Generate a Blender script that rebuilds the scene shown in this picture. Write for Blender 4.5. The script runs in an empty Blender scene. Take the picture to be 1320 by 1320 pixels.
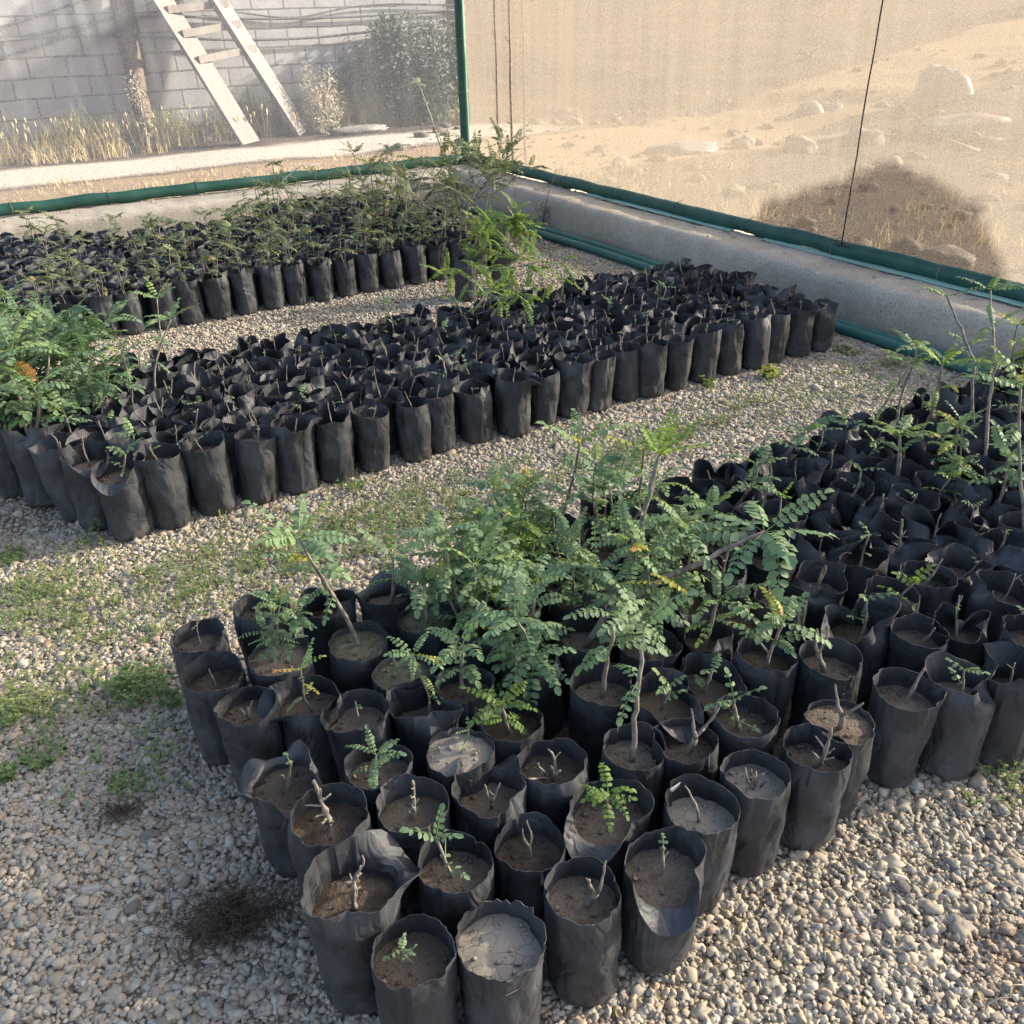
import bpy, math, random
import numpy as np
from mathutils import Vector, Matrix, noise as mnoise

random.seed(11)
RS = np.random.RandomState(5)
scene = bpy.context.scene
COL = scene.collection

# ---------------------------------------------------------------- camera
F_PX, PITCH, ROLL, CAM_H = 1140.0, math.radians(29.81), math.radians(-1.58), 1.6
cF = np.array([0, math.cos(PITCH), -math.sin(PITCH)])
cU0 = np.array([0, math.sin(PITCH), math.cos(PITCH)])
cR0 = np.array([1.0, 0, 0])
cR = cR0 * math.cos(ROLL) + cU0 * math.sin(ROLL)
cU = -cR0 * math.sin(ROLL) + cU0 * math.cos(ROLL)
cC = np.array([0, 0, CAM_H])
cam_d = bpy.data.cameras.new("camera")
cam = bpy.data.objects.new("camera", cam_d)
COL.objects.link(cam)
M = Matrix(((cR[0], cU[0], -cF[0], 0), (cR[1], cU[1], -cF[1], 0), (cR[2], cU[2], -cF[2], CAM_H), (0, 0, 0, 1)))
cam.matrix_world = M
cam_d.sensor_width = 36
cam_d.lens = 36 * F_PX / 1320
cam_d.clip_start = 0.05
cam_d.clip_end = 3000
scene.camera = cam

def ray(x, y):
    return cF * F_PX + cR * (x - 660) + cU * (660 - y)

def at(x, y, z=0.0):
    """survey: the point at height z that the photograph shows at pixel (x, y)"""
    d = ray(x, y)
    return cC + d * ((z - cC[2]) / d[2])

# nursery frame: u along the left kerb, v along the right kerb
EU = np.array([math.cos(math.radians(30)), math.sin(math.radians(30)), 0])
EV = np.array([-math.sin(math.radians(30)), math.cos(math.radians(30)), 0])
def W(u, v, z=0.0):
    return EU * u + EV * v + np.array([0, 0, z])
def UV(p):
    return float(p @ EU), float(p @ EV)
def at_plane_u(x, y, u):
    d = ray(x, y); return cC + d * ((u - cC @ EU) / (d @ EU))
def at_plane_v(x, y, v):
    d = ray(x, y); return cC + d * ((v - cC @ EV) / (d @ EV))

# ---------------------------------------------------------------- sun and sky
SUN_AZ, SUN_EL = math.radians(73), math.radians(21)
SUN = np.array([math.sin(SUN_AZ) * math.cos(SUN_EL), math.cos(SUN_AZ) * math.cos(SUN_EL), math.sin(SUN_EL)])
ld = bpy.data.lights.new("sun", 'SUN')
ld.energy = 5.0
ld.angle = math.radians(1.5)
ld.color = (1.0, 0.905, 0.765)
lo = bpy.data.objects.new("sun", ld)
COL.objects.link(lo)
lo.rotation_euler = Vector(SUN).to_track_quat('Z', 'Y').to_euler()
world = bpy.data.worlds.new("World")
scene.world = world
world.use_nodes = True
nt = world.node_tree
bg = nt.nodes["Background"]
sky = nt.nodes.new("ShaderNodeTexSky")
sky.sky_type = 'NISHITA'
sky.sun_disc = False
sky.sun_elevation = SUN_EL
sky.sun_rotation = SUN_AZ
sky.altitude = 0
sky.dust_density = 4.0
sky.ozone_density = 0.3
sky.air_density = 0.8
nt.links.new(sky.outputs[0], bg.inputs[0])
bg.inputs[1].default_value = 0.098
vs = scene.view_settings
vs.view_transform = 'Standard'
vs.look = 'None'
vs.exposure = 2.25
vs.gamma = 1
scene.cycles.max_bounces = 8
scene.cycles.diffuse_bounces = 3
scene.cycles.glossy_bounces = 2
scene.cycles.transmission_bounces = 4
scene.cycles.transparent_max_bounces = 12
scene.cycles.use_denoising = True
scene.cycles.sample_clamp_indirect = 6

# ---------------------------------------------------------------- materials
def new_mat(name):
    m = bpy.data.materials.new(name)
    m.use_nodes = True
    t = m.node_tree
    t.nodes.clear()
    out = t.nodes.new("ShaderNodeOutputMaterial")
    return m, t, out
def N(t, kind, **kw):
    n = t.nodes.new(kind)
    for k, v in kw.items():
        if k.startswith('i_'):
            n.inputs[int(k[2:]) if k[2:].isdigit() else k[2:].replace('_', ' ')].default_value = v
        else:
            setattr(n, k, v)
    return n
def ramp(t, fac, stops):
    r = t.nodes.new("ShaderNodeValToRGB")
    e = r.color_ramp.elements
    while len(e) > 1: e.remove(e[-1])
    e[0].position = stops[0][0]; e[0].color = (*stops[0][1], 1)
    for p, c in stops[1:]:
        x = e.new(p); x.color = (*c, 1)
    t.links.new(fac, r.inputs[0])
    return r.outputs[0]
def noise_tex(t, scale, detail=4, rough=0.55, vec=None, dist=0.0):
    n = N(t, "ShaderNodeTexNoise")
    n.inputs["Scale"].default_value = scale
    n.inputs["Detail"].default_value = detail
    n.inputs["Roughness"].default_value = rough
    n.inputs["Distortion"].default_value = dist
    if vec is not None: t.links.new(vec, n.inputs["Vector"])
    return n.outputs["Fac"]
def coords(t, which="Object"):
    return N(t, "ShaderNodeTexCoord").outputs[which]
def position(t):
    return N(t, "ShaderNodeNewGeometry").outputs["Position"]
def mapping(t, vec, scale=(1, 1, 1), rot=(0, 0, 0), loc=(0, 0, 0)):
    m = N(t, "ShaderNodeMapping")
    m.inputs["Scale"].default_value = scale
    m.inputs["Rotation"].default_value = rot
    m.inputs["Location"].default_value = loc
    t.links.new(vec, m.inputs["Vector"])
    return m.outputs[0]
def mix(t, fac, a, b, mode='MIX'):
    m = N(t, "ShaderNodeMix", data_type='RGBA', blend_type=mode)
    for i, x in ((0, fac), (6, a), (7, b)):
        if isinstance(x, (int, float)): m.inputs[i].default_value = x
        elif isinstance(x, tuple): m.inputs[i].default_value = (*x, 1)
        else: t.links.new(x, m.inputs[i])
    return m.outputs[2]
def mth(t, op, a, b=0.0, clamp=False):
    m = N(t, "ShaderNodeMath", operation=op, use_clamp=clamp)
    for i, x in ((0, a), (1, b)):
        if isinstance(x, (int, float)): m.inputs[i].default_value = x
        else: t.links.new(x, m.inputs[i])
    return m.outputs[0]
def smooth(t, x, lo_, hi_):
    m = N(t, "ShaderNodeMapRange", interpolation_type='SMOOTHSTEP')
    t.links.new(x, m.inputs[0])
    m.inputs[1].default_value = lo_; m.inputs[2].default_value = hi_
    return m.outputs[0]
def bump(t, h, strength=0.5, dist=0.01):
    b = N(t, "ShaderNodeBump")
    b.inputs["Strength"].default_value = strength
    b.inputs["Distance"].default_value = dist
    t.links.new(h, b.inputs["Height"])
    return b.outputs[0]
def principled(t, out, col, rough=0.7, normal=None, spec=0.5):
    p = N(t, "ShaderNodeBsdfPrincipled")
    if isinstance(col, tuple): p.inputs["Base Color"].default_value = (*col, 1)
    else: t.links.new(col, p.inputs["Base Color"])
    if isinstance(rough, (int, float)): p.inputs["Roughness"].default_value = rough
    else: t.links.new(rough, p.inputs["Roughness"])
    p.inputs["Specular IOR Level"].default_value = spec
    if normal is not None: t.links.new(normal, p.inputs["Normal"])
    if out is not None: t.links.new(p.outputs[0], out.inputs[0])
    return p
def obj_random(t):
    return N(t, "ShaderNodeObjectInfo").outputs["Random"]

def mat_bag():
    m, t, out = new_mat("black_woven_plastic")
    oc = coords(t); rnd = obj_random(t)
    off = N(t, "ShaderNodeVectorMath", operation='ADD')
    t.links.new(oc, off.inputs[0])
    cmb = N(t, "ShaderNodeCombineXYZ")
    for i in range(3): t.links.new(mth(t, 'MULTIPLY', rnd, 7.0 + i), cmb.inputs[i])
    t.links.new(cmb.outputs[0], off.inputs[1])
    v = off.outputs[0]
    big = noise_tex(t, 9, 5, 0.6, v, 0.4)
    fine = noise_tex(t, 55, 4, 0.7, v)
    base = mix(t, rnd, (0.019, 0.0205, 0.024), (0.034, 0.036, 0.041))
    dust = mth(t, 'MULTIPLY', smooth(t, big, 0.38, 0.74), 0.75)
    c1 = mix(t, dust, base, (0.088, 0.092, 0.099))
    z = N(t, "ShaderNodeSeparateXYZ"); t.links.new(oc, z.inputs[0])
    low = mth(t, 'MULTIPLY', mth(t, 'SUBTRACT', 1.0, smooth(t, z.outputs[2], 0.0, 0.07)), smooth(t, fine, 0.35, 0.7))
    c2 = mix(t, mth(t, 'MULTIPLY', low, 0.6), c1, (0.13, 0.11, 0.085))
    wv = N(t, "ShaderNodeTexWave", wave_type='BANDS', bands_direction='Z')
    wv.inputs["Scale"].default_value = 120; wv.inputs["Distortion"].default_value = 1.5
    t.links.new(oc, wv.inputs["Vector"])
    crease = noise_tex(t, 28, 3, 0.6, mapping(t, v, (1, 1, 0.45)), 1.2)
    rd = mth(t, 'ABSOLUTE', mth(t, 'SUBTRACT', noise_tex(t, 13, 2, 0.5, mapping(t, v, (1, 1, 0.6)), 0.8), 0.5))
    ridge = mth(t, 'MULTIPLY', smooth(t, rd, 0.0, 0.09), 0.5)
    crease = mth(t, 'ADD', crease, ridge)
    h = mth(t, 'ADD', mth(t, 'MULTIPLY', wv.outputs["Fac"], 0.015), mth(t, 'ADD', mth(t, 'MULTIPLY', crease, 0.9), mth(t, 'MULTIPLY', fine, 0.2)))
    rough = mth(t, 'ADD', 0.42, mth(t, 'MULTIPLY', big, 0.35))
    principled(t, out, c2, rough, bump(t, h, 0.55, 0.006), 0.5)
    return m
def mat_soil():
    m, t, out = new_mat("potting_soil")
    oc = coords(t); rnd = obj_random(t)
    p = position(t)
    n1 = noise_tex(t, 18, 5, 0.6, p); n2 = noise_tex(t, 130, 4, 0.7, p)
    base = ramp(t, rnd, [(0, (0.075, 0.057, 0.043)), (0.2, (0.14, 0.108, 0.08)), (0.5, (0.25, 0.20, 0.15)), (0.8, (0.34, 0.285, 0.225)), (1, (0.19, 0.145, 0.11))])
    c = mix(t, smooth(t, n1, 0.35, 0.7), base, (0.17, 0.13, 0.097))
    c = mix(t, mth(t, 'MULTIPLY', smooth(t, n2, 0.55, 0.75), 0.5), c, (0.07, 0.054, 0.042))
    h = mth(t, 'ADD', n1, mth(t, 'MULTIPLY', n2, 0.7))
    principled(t, out, c, 0.95, bump(t, h, 1.0, 0.014), 0.15)
    return m
def mat_simple(name, a, b, scale, rough=0.85, bstr=0.4, bdist=0.004, stretch=(1, 1, 1), spec=0.25):
    m, t, out = new_mat(name)
    v = mapping(t, coords(t), stretch)
    n = noise_tex(t, scale, 6, 0.62, v)
    c = mix(t, smooth(t, n, 0.3, 0.72), a, b)
    principled(t, out, c, rough, bump(t, n, bstr, bdist), spec)
    return m
def mat_leaf(name, stops, trans=(0.22, 0.34, 0.06), tw=0.35, rough=0.55):
    m, t, out = new_mat(name)
    a = N(t, "ShaderNodeAttribute", attribute_name="tint")
    rnd = obj_random(t)
    n = noise_tex(t, 60, 3, 0.6, position(t))
    f = mth(t, 'ADD', a.outputs["Fac"], mth(t, 'MULTIPLY', mth(t, 'SUBTRACT', rnd, 0.5), 0.18))
    f = mth(t, 'ADD', f, mth(t, 'MULTIPLY', mth(t, 'SUBTRACT', n, 0.5), 0.25), True)
    c = ramp(t, f, stops)
    p = principled(t, None, c, rough, bump(t, n, 0.5, 0.004), 0.35)
    tr = N(t, "ShaderNodeBsdfTranslucent")
    t.links.new(mix(t, 0.55, c, trans), tr.inputs[0])
    ms = N(t, "ShaderNodeMixShader"); ms.inputs[0].default_value = tw
    t.links.new(p.outputs[0], ms.inputs[1]); t.links.new(tr.outputs[0], ms.inputs[2])
    t.links.new(ms.outputs[0], out.inputs[0])
    return m
def mat_net(name, op, col, streak=0.12, tl=0.6):
    m, t, out = new_mat(name)
    oc = coords(t)
    st = noise_tex(t, 3.0, 5, 0.68, mapping(t, oc, (3.2, 3.2, 0.12)))
    gr = noise_tex(t, 90.0, 2, 0.6, mapping(t, oc, (1, 1, 1)))
    big = noise_tex(t, 1.1, 3, 0.5, oc)
    o = mth(t, 'ADD', op, mth(t, 'MULTIPLY', mth(t, 'SUBTRACT', st, 0.5), streak * 2))
    o = mth(t, 'ADD', o, mth(t, 'MULTIPLY', mth(t, 'SUBTRACT', gr, 0.5), 0.42))
    o = mth(t, 'ADD', o, mth(t, 'MULTIPLY', mth(t, 'SUBTRACT', big, 0.5), 0.16), True)
    d = N(t, "ShaderNodeBsdfDiffuse"); d.inputs[0].default_value = (*col, 1)
    tr = N(t, "ShaderNodeBsdfTranslucent"); tr.inputs[0].default_value = (*col, 1)
    m1 = N(t, "ShaderNodeMixShader"); m1.inputs[0].default_value = tl
    t.links.new(d.outputs[0], m1.inputs[1]); t.links.new(tr.outputs[0], m1.inputs[2])
    tp = N(t, "ShaderNodeBsdfTransparent")
    m2 = N(t, "ShaderNodeMixShader")
    t.links.new(o, m2.inputs[0]); t.links.new(tp.outputs[0], m2.inputs[1]); t.links.new(m1.outputs[0], m2.inputs[2])
    t.links.new(m2.outputs[0], out.inputs[0])
    return m
def mat_concrete(name, a, b):
    m, t, out = new_mat(name)
    oc = coords(t)
    n1 = noise_tex(t, 5, 6, 0.65, oc); n2 = noise_tex(t, 90, 3, 0.7, oc); n3 = noise_tex(t, 1.3, 4, 0.6, oc)
    c = mix(t, smooth(t, n1, 0.3, 0.7), a, b)
    c = mix(t, mth(t, 'MULTIPLY', smooth(t, n3, 0.5, 0.7), 0.5), c, tuple(x * 0.62 for x in a))
    vor = N(t, "ShaderNodeTexVoronoi"); vor.inputs["Scale"].default_value = 75
    t.links.new(oc, vor.inputs["Vector"])
    pit = smooth(t, vor.outputs["Distance"], 0.05, 0.35)
    c = mix(t, mth(t, 'MULTIPLY', mth(t, 'SUBTRACT', 1.0, pit), 0.75), c, (0.07, 0.06, 0.05))
    c = mix(t, mth(t, 'MULTIPLY', smooth(t, n2, 0.5, 0.65), 0.5), c, tuple(x * 1.45 for x in b))
    h = mth(t, 'ADD', n1, mth(t, 'ADD', mth(t, 'MULTIPLY', n2, 0.5), mth(t, 'MULTIPLY', pit, 0.4)))
    principled(t, out, c, 0.92, bump(t, h, 0.6, 0.008), 0.2)
    return m
def mat_blocks():
    m, t, out = new_mat("concrete_block_masonry")
    oc = coords(t)
    s = N(t, "ShaderNodeSeparateXYZ"); t.links.new(oc, s.inputs[0])
    c = N(t, "ShaderNodeCombineXYZ"); t.links.new(s.outputs[0], c.inputs[0]); t.links.new(s.outputs[2], c.inputs[1])
    wob = N(t, "ShaderNodeVectorMath", operation='ADD')
    n = N(t, "ShaderNodeTexNoise"); n.inputs["Scale"].default_value = 2.2
    t.links.new(c.outputs[0], n.inputs["Vector"])
    sc = N(t, "ShaderNodeVectorMath", operation='SCALE'); sc.inputs["Scale"].default_value = 0.03
    t.links.new(n.outputs["Color"], sc.inputs[0])
    t.links.new(c.outputs[0], wob.inputs[0]); t.links.new(sc.outputs[0], wob.inputs[1])
    b = N(t, "ShaderNodeTexBrick")
    b.inputs["Color1"].default_value = (0.30, 0.305, 0.32, 1); b.inputs["Color2"].default_value = (0.37, 0.365, 0.36, 1)
    b.inputs["Mortar"].default_value = (0.15, 0.145, 0.14, 1)
    b.inputs["Scale"].default_value = 1.0; b.inputs["Brick Width"].default_value = 0.46; b.inputs["Row Height"].default_value = 0.235
    b.inputs["Mortar Size"].default_value = 0.013; b.inputs["Mortar Smooth"].default_value = 0.3
    t.links.new(wob.outputs[0], b.inputs["Vector"])
    n2 = noise_tex(t, 6, 6, 0.65, oc)
    col = mix(t, mth(t, 'MULTIPLY', smooth(t, n2, 0.4, 0.75), 0.5), b.outputs["Color"], (0.24, 0.22, 0.20))
    h = mth(t, 'ADD', mth(t, 'MULTIPLY', mth(t, 'SUBTRACT', 1.0, b.outputs["Fac"]), 1.0), mth(t, 'MULTIPLY', n2, 0.4))
    principled(t, out, col, 0.95, bump(t, h, 0.8, 0.015), 0.1)
    return m
def mat_stone():
    m, t, out = new_mat("gravel_stone")
    rnd = obj_random(t)
    p = position(t)
    n = noise_tex(t, 160, 3, 0.6, p)
    c = ramp(t, rnd, [(0, (0.23, 0.20, 0.155)), (0.14, (0.39, 0.325, 0.23)), (0.3, (0.46, 0.39, 0.29)), (0.42, (0.34, 0.315, 0.255)), (0.55, (0.51, 0.435, 0.325)),
                      (0.68, (0.43, 0.335, 0.235)), (0.78, (0.36, 0.345, 0.295)), (0.88, (0.55, 0.495, 0.395)), (0.95, (0.40, 0.28, 0.19)), (1, (0.30, 0.29, 0.255))])
    c = mix(t, mth(t, 'MULTIPLY', smooth(t, n, 0.4, 0.75), 0.4), c, (0.25, 0.22, 0.18))
    big = noise_tex(t, 2.2, 4, 0.6, p)
    c = mix(t, mth(t, 'MULTIPLY', smooth(t, big, 0.5, 0.75), 0.35), c, (0.22, 0.185, 0.14))
    # rusty stain at the near right of the gravel
    q = at(1285, 1232)
    d = N(t, "ShaderNodeVectorMath", operation='DISTANCE'); t.links.new(p, d.inputs[0]); d.inputs[1].default_value = tuple(q)
    stain = mth(t, 'MULTIPLY', mth(t, 'SUBTRACT', 1.0, smooth(t, mth(t, 'ADD', d.outputs["Value"], mth(t, 'MULTIPLY', big, 0.12)), 0.05, 0.2)), 0.42)
    c = mix(t, stain, c, (0.17, 0.07, 0.03))
    principled(t, out, c, 0.8, bump(t, n, 0.3, 0.002), 0.3)
    return m
def mat_ground():
    m, t, out = new_mat("sandy_earth_and_gravel_bed")
    p = position(t)
    r = mapping(t, p, (1, 1, 1), (0, 0, math.radians(-30)))
    s = N(t, "ShaderNodeSeparateXYZ"); t.links.new(r, s.inputs[0])
    u, v = s.outputs[0], s.outputs[1]
    n1 = noise_tex(t, 0.7, 6, 0.6, p); n2 = noise_tex(t, 9, 6, 0.65, p); n3 = noise_tex(t, 70, 4, 0.7, p)
    vor = N(t, "ShaderNodeTexVoronoi"); vor.inputs["Scale"].default_value = 75
    t.links.new(p, vor.inputs["Vector"])
    bed = mix(t, smooth(t, vor.outputs["Distance"], 0.1, 0.6), (0.34, 0.29, 0.22), (0.18, 0.15, 0.115))
    bed = mix(t, smooth(t, n2, 0.45, 0.75), bed, (0.22, 0.18, 0.13))
    earth = mix(t, smooth(t, n1, 0.35, 0.65), (0.080, 0.060, 0.046), (0.056, 0.041, 0.031))
    earth = mix(t, mth(t, 'MULTIPLY', smooth(t, n2, 0.5, 0.7), 0.6), earth, (0.115, 0.094, 0.077))
    # pale trodden path between the two walls, straw ground in front of it
    wob = mth(t, 'MULTIPLY', mth(t, 'SUBTRACT', n1, 0.5), 0.9)
    vv = mth(t, 'ADD', v, wob)
    path = mth(t, 'MULTIPLY', smooth(t, vv, 11.0, 11.35), mth(t, 'SUBTRACT', 1.0, smooth(t, vv, 12.3, 12.7)))
    path = mth(t, 'MULTIPLY', path, mth(t, 'SUBTRACT', 1.0, smooth(t, u, 6.5, 8.5)))
    earth = mix(t, path, earth, (0.40, 0.36, 0.31))
    straw = mth(t, 'MULTIPLY', smooth(t, v, 8.0, 8.2), mth(t, 'SUBTRACT', 1.0, smooth(t, vv, 10.8, 11.1)))
    earth = mix(t, mth(t, 'MULTIPLY', straw, 0.75), earth, (0.30, 0.215, 0.13))
    inside = mth(t, 'MULTIPLY', mth(t, 'LESS_THAN', u, 4.3), mth(t, 'LESS_THAN', v, 8.1))
    c = mix(t, inside, earth, bed)
    h = mth(t, 'ADD', mth(t, 'MULTIPLY', n2, 1.0), mth(t, 'ADD', mth(t, 'MULTIPLY', n3, 0.35), mth(t, 'MULTIPLY', vor.outputs["Distance"], -0.25)))
    principled(t, out, c, 0.95, bump(t, h, 0.8, 0.02), 0.1)
    return m
def mat_wood(name, a, b):
    m, t, out = new_mat(name)
    oc = coords(t)
    v = mapping(t, oc, (14, 14, 0.7))
    n = noise_tex(t, 3.0, 7, 0.7, v, 0.6); n2 = noise_tex(t, 2.0, 4, 0.6, oc)
    c = mix(t, smooth(t, n, 0.3, 0.7), a, b)
    c = mix(t, mth(t, 'MULTIPLY', n2, 0.35), c, tuple(x * 0.55 for x in a))
    principled(t, out, c, 0.85, bump(t, n, 0.6, 0.006), 0.2)
    return m

MAT = dict(
    bag=mat_bag(), soil=mat_soil(), stone=mat_stone(), ground=mat_ground(), blocks=mat_blocks(),
    bark=mat_simple("pale_twig_bark", (0.30, 0.265, 0.215), (0.125, 0.10, 0.078), 70, 0.85, 0.9, 0.004, (1, 1, 0.5)),
    leaf=mat_leaf("seedling_leaf", [(0, (0.095, 0.165, 0.095)), (0.3, (0.165, 0.26, 0.14)), (0.55, (0.225, 0.33, 0.15)), (0.8, (0.30, 0.37, 0.09)), (0.93, (0.42, 0.36, 0.05)), (1, (0.36, 0.17, 0.05))]),
    fresh=mat_leaf("fresh_green_leaf", [(0, (0.10, 0.18, 0.05)), (0.5, (0.165, 0.265, 0.06)), (0.85, (0.27, 0.35, 0.065)), (1, (0.45, 0.40, 0.06))], (0.32, 0.45, 0.07), 0.38),
    dusty=mat_leaf("dusty_olive_leaf", [(0, (0.11, 0.145, 0.08)), (0.5, (0.19, 0.23, 0.115)), (0.85, (0.29, 0.30, 0.14)), (1, (0.33, 0.25, 0.10))], (0.2, 0.24, 0.06), 0.3),
    weed=mat_leaf("weed_leaf", [(0, (0.11, 0.19, 0.075)), (0.5, (0.22, 0.31, 0.115)), (0.85, (0.36, 0.42, 0.19)), (1, (0.40, 0.36, 0.12))], (0.3, 0.44, 0.06), 0.4),
    straw=mat_leaf("dry_straw", [(0, (0.10, 0.13, 0.055)), (0.3, (0.22, 0.22, 0.10)), (0.6, (0.42, 0.33, 0.18)), (1, (0.58, 0.48, 0.30))], (0.5, 0.42, 0.22), 0.3, 0.8),
    bush=mat_leaf("dark_bush_leaf", [(0, (0.035, 0.055, 0.035)), (0.6, (0.06, 0.085, 0.05)), (1, (0.09, 0.11, 0.06))], (0.12, 0.18, 0.04), 0.2),
    silver=mat_leaf("silvery_dry_leaf", [(0, (0.36, 0.33, 0.24)), (1, (0.60, 0.55, 0.42))], (0.5, 0.45, 0.3), 0.35, 0.8),
    netr=mat_net("tan_shade_netting", 0.71, (0.152, 0.134, 0.113), 0.18, 0.6),
    netl=mat_net("clear_shade_netting", 0.42, (0.43, 0.44, 0.46), 0.08, 0.5),
    pipe=mat_simple("green_wrapped_pipe", (0.010, 0.062, 0.044), (0.026, 0.095, 0.07), 8, 0.5, 0.5, 0.006, (1, 1, 1), 0.4),
    hose=mat_simple("green_plastic_pipe", (0.018, 0.105, 0.085), (0.04, 0.14, 0.115), 6, 0.45, 0.2, 0.003, (1, 1, 1), 0.4),
    sheet=mat_simple("pale_green_sheet", (0.30, 0.52, 0.43), (0.40, 0.58, 0.50), 9, 0.45, 0.4, 0.004, (1, 1, 1), 0.4),
    concrete=mat_concrete("rough_concrete", (0.37, 0.325, 0.26), (0.46, 0.41, 0.335)),
    wood=mat_wood("weathered_board", (0.235, 0.215, 0.20), (0.15, 0.132, 0.12)),
    pole=mat_wood("brown_timber_pole", (0.15, 0.112, 0.085), (0.09, 0.066, 0.05)),
    wire=mat_simple("dark_wire", (0.03, 0.028, 0.027), (0.06, 0.055, 0.05), 30, 0.6),
    cable=mat_simple("grey_cable", (0.07, 0.07, 0.075), (0.12, 0.12, 0.12), 10, 0.7),
    tie=mat_simple("pale_cord", (0.30, 0.27, 0.20), (0.20, 0.17, 0.13), 40, 0.8),
    root=mat_simple("dry_roots", (0.075, 0.055, 0.038), (0.17, 0.125, 0.085), 50, 0.95),
    rock=mat_simple("pale_rock", (0.22, 0.19, 0.16), (0.12, 0.10, 0.08), 9, 0.9, 0.8, 0.02),
    plastic=mat_simple("pale_plastic_sack", (0.22, 0.205, 0.19), (0.15, 0.135, 0.12), 7, 0.5, 0.6, 0.02),
    blue=mat_simple("blue_white_plastic_sack", (0.38, 0.55, 0.72), (0.70, 0.74, 0.78), 5, 0.45, 0.6, 0.02),
    earthrock=mat_simple("brown_earthy_stone", (0.115, 0.094, 0.077), (0.065, 0.05, 0.039), 9, 0.9, 0.8, 0.02),
    tag=mat_simple("pale_plant_tag", (0.55, 0.56, 0.55), (0.42, 0.42, 0.40), 30, 0.5),
    stick=mat_simple("grey_dead_branch", (0.22, 0.18, 0.14), (0.13, 0.10, 0.08), 20, 0.9),
    stub=mat_simple("green_young_stem", (0.16, 0.17, 0.09), (0.11, 0.10, 0.06), 60, 0.75),
)

# ---------------------------------------------------------------- mesh helpers
class Geo:
    """collects vertices, faces, material slots and a tint value per vertex, then becomes ONE mesh"""
    def __init__(self):
        self.v, self.f, self.m, self.t, self.n = [], [], [], [], 0
    def add(self, verts, faces, mat=0, tint=0.4):
        verts = np.asarray(verts, float)
        self.v.append(verts)
        n0 = self.n
        for f in faces: self.f.append(tuple(i + n0 for i in f))
        self.m += [mat] * len(faces)
        self.t.append(np.full(len(verts), tint) if np.isscalar(tint) else np.asarray(tint, float))
        self.n += len(verts)
    def merge(self, other, mat4=None, matmap=None):
        if other.n == 0: return
        V = np.concatenate(other.v)
        if mat4 is not None:
            A = np.array(mat4); V = V @ A[:3, :3].T + A[:3, 3]
        self.v.append(V); n0 = self.n
        self.f += [tuple(i + n0 for i in f) for f in other.f]
        self.m += [(matmap[x] if matmap else x) for x in other.m]
        self.t += other.t; self.n += len(V)
    def mesh(self, name, mats, smooth_=True):
        me = bpy.data.meshes.new(name)
        V = np.concatenate(self.v) if self.v else np.zeros((0, 3))
        me.from_pydata(V.tolist(), [], self.f)
        for m in mats: me.materials.append(m)
        if self.m and len(mats) > 1: me.polygons.foreach_set("material_index", self.m)
        if smooth_: me.polygons.foreach_set("use_smooth", [True] * len(me.polygons))
        a = me.attributes.new("tint", 'FLOAT', 'POINT')
        a.data.foreach_set("value", np.concatenate(self.t))
        me.update()
        return me

def link(name, me, parent=None, loc=None, rz=0.0):
    o = bpy.data.objects.new(name, me)
    COL.objects.link(o)
    if parent is not None: o.parent = parent
    if loc is not None: o.location = tuple(loc)
    o.rotation_euler = (0, 0, rz)
    return o
def tag(o, label=None, cat=None, group=None, kind=None):
    if label: o['label'] = label
    if cat: o['category'] = cat
    if group: o['group'] = group
    if kind: o['kind'] = kind
    return o
def empty(name, loc, rz=0.0):
    o = bpy.data.objects.new(name, None)
    o.empty_display_size = 0.05
    COL.objects.link(o)
    o.location = tuple(loc); o.rotation_euler = (0, 0, rz)
    return o
def nrm(a):
    a = np.asarray(a, float); l = np.linalg.norm(a)
    return a / l if l > 1e-9 else a

def tube(g, pts, rad, n=6, mat=0, tint=0.4, cap=True):
    pts = np.asarray(pts, float); k = len(pts)
    rad = np.full(k, rad) if np.isscalar(rad) else np.asarray(rad, float)
    verts = []; ref = np.array([0.31, 0.95, 0.07])
    for i in range(k):
        T = nrm(pts[min(i + 1, k - 1)] - pts[max(i - 1, 0)])
        A = ref - T * (ref @ T)
        if np.linalg.norm(A) < 0.1: A = np.array([1.0, 0, 0]) - T * T[0]
        A = nrm(A); B = np.cross(T, A); ref = A
        for j in range(n):
            a = 2 * math.pi * j / n
            verts.append(pts[i] + rad[i] * (A * math.cos(a) + B * math.sin(a)))
    faces = []
    for i in range(k - 1):
        for j in range(n):
            j2 = (j + 1) % n
            faces.append((i * n + j, i * n + j2, (i + 1) * n + j2, (i + 1) * n + j))
    if cap:
        faces.append(tuple(range(n - 1, -1, -1))); faces.append(tuple((k - 1) * n + j for j in range(n)))
    g.add(verts, faces, mat, tint)

def box(g, lo_, hi_, mat=0, A=None):
    x0, y0, z0 = lo_; x1, y1, z1 = hi_
    v = np.array([(x0, y0, z0), (x1, y0, z0), (x1, y1, z0), (x0, y1, z0), (x0, y0, z1), (x1, y0, z1), (x1, y1, z1), (x0, y1, z1)], float)
    if A is not None:
        A = np.array(A); v = v @ A[:3, :3].T + A[:3, 3]
    g.add(v, [(0, 3, 2, 1), (4, 5, 6, 7), (0, 1, 5, 4), (1, 2, 6, 5), (2, 3, 7, 6), (3, 0, 4, 7)], mat)

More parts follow.
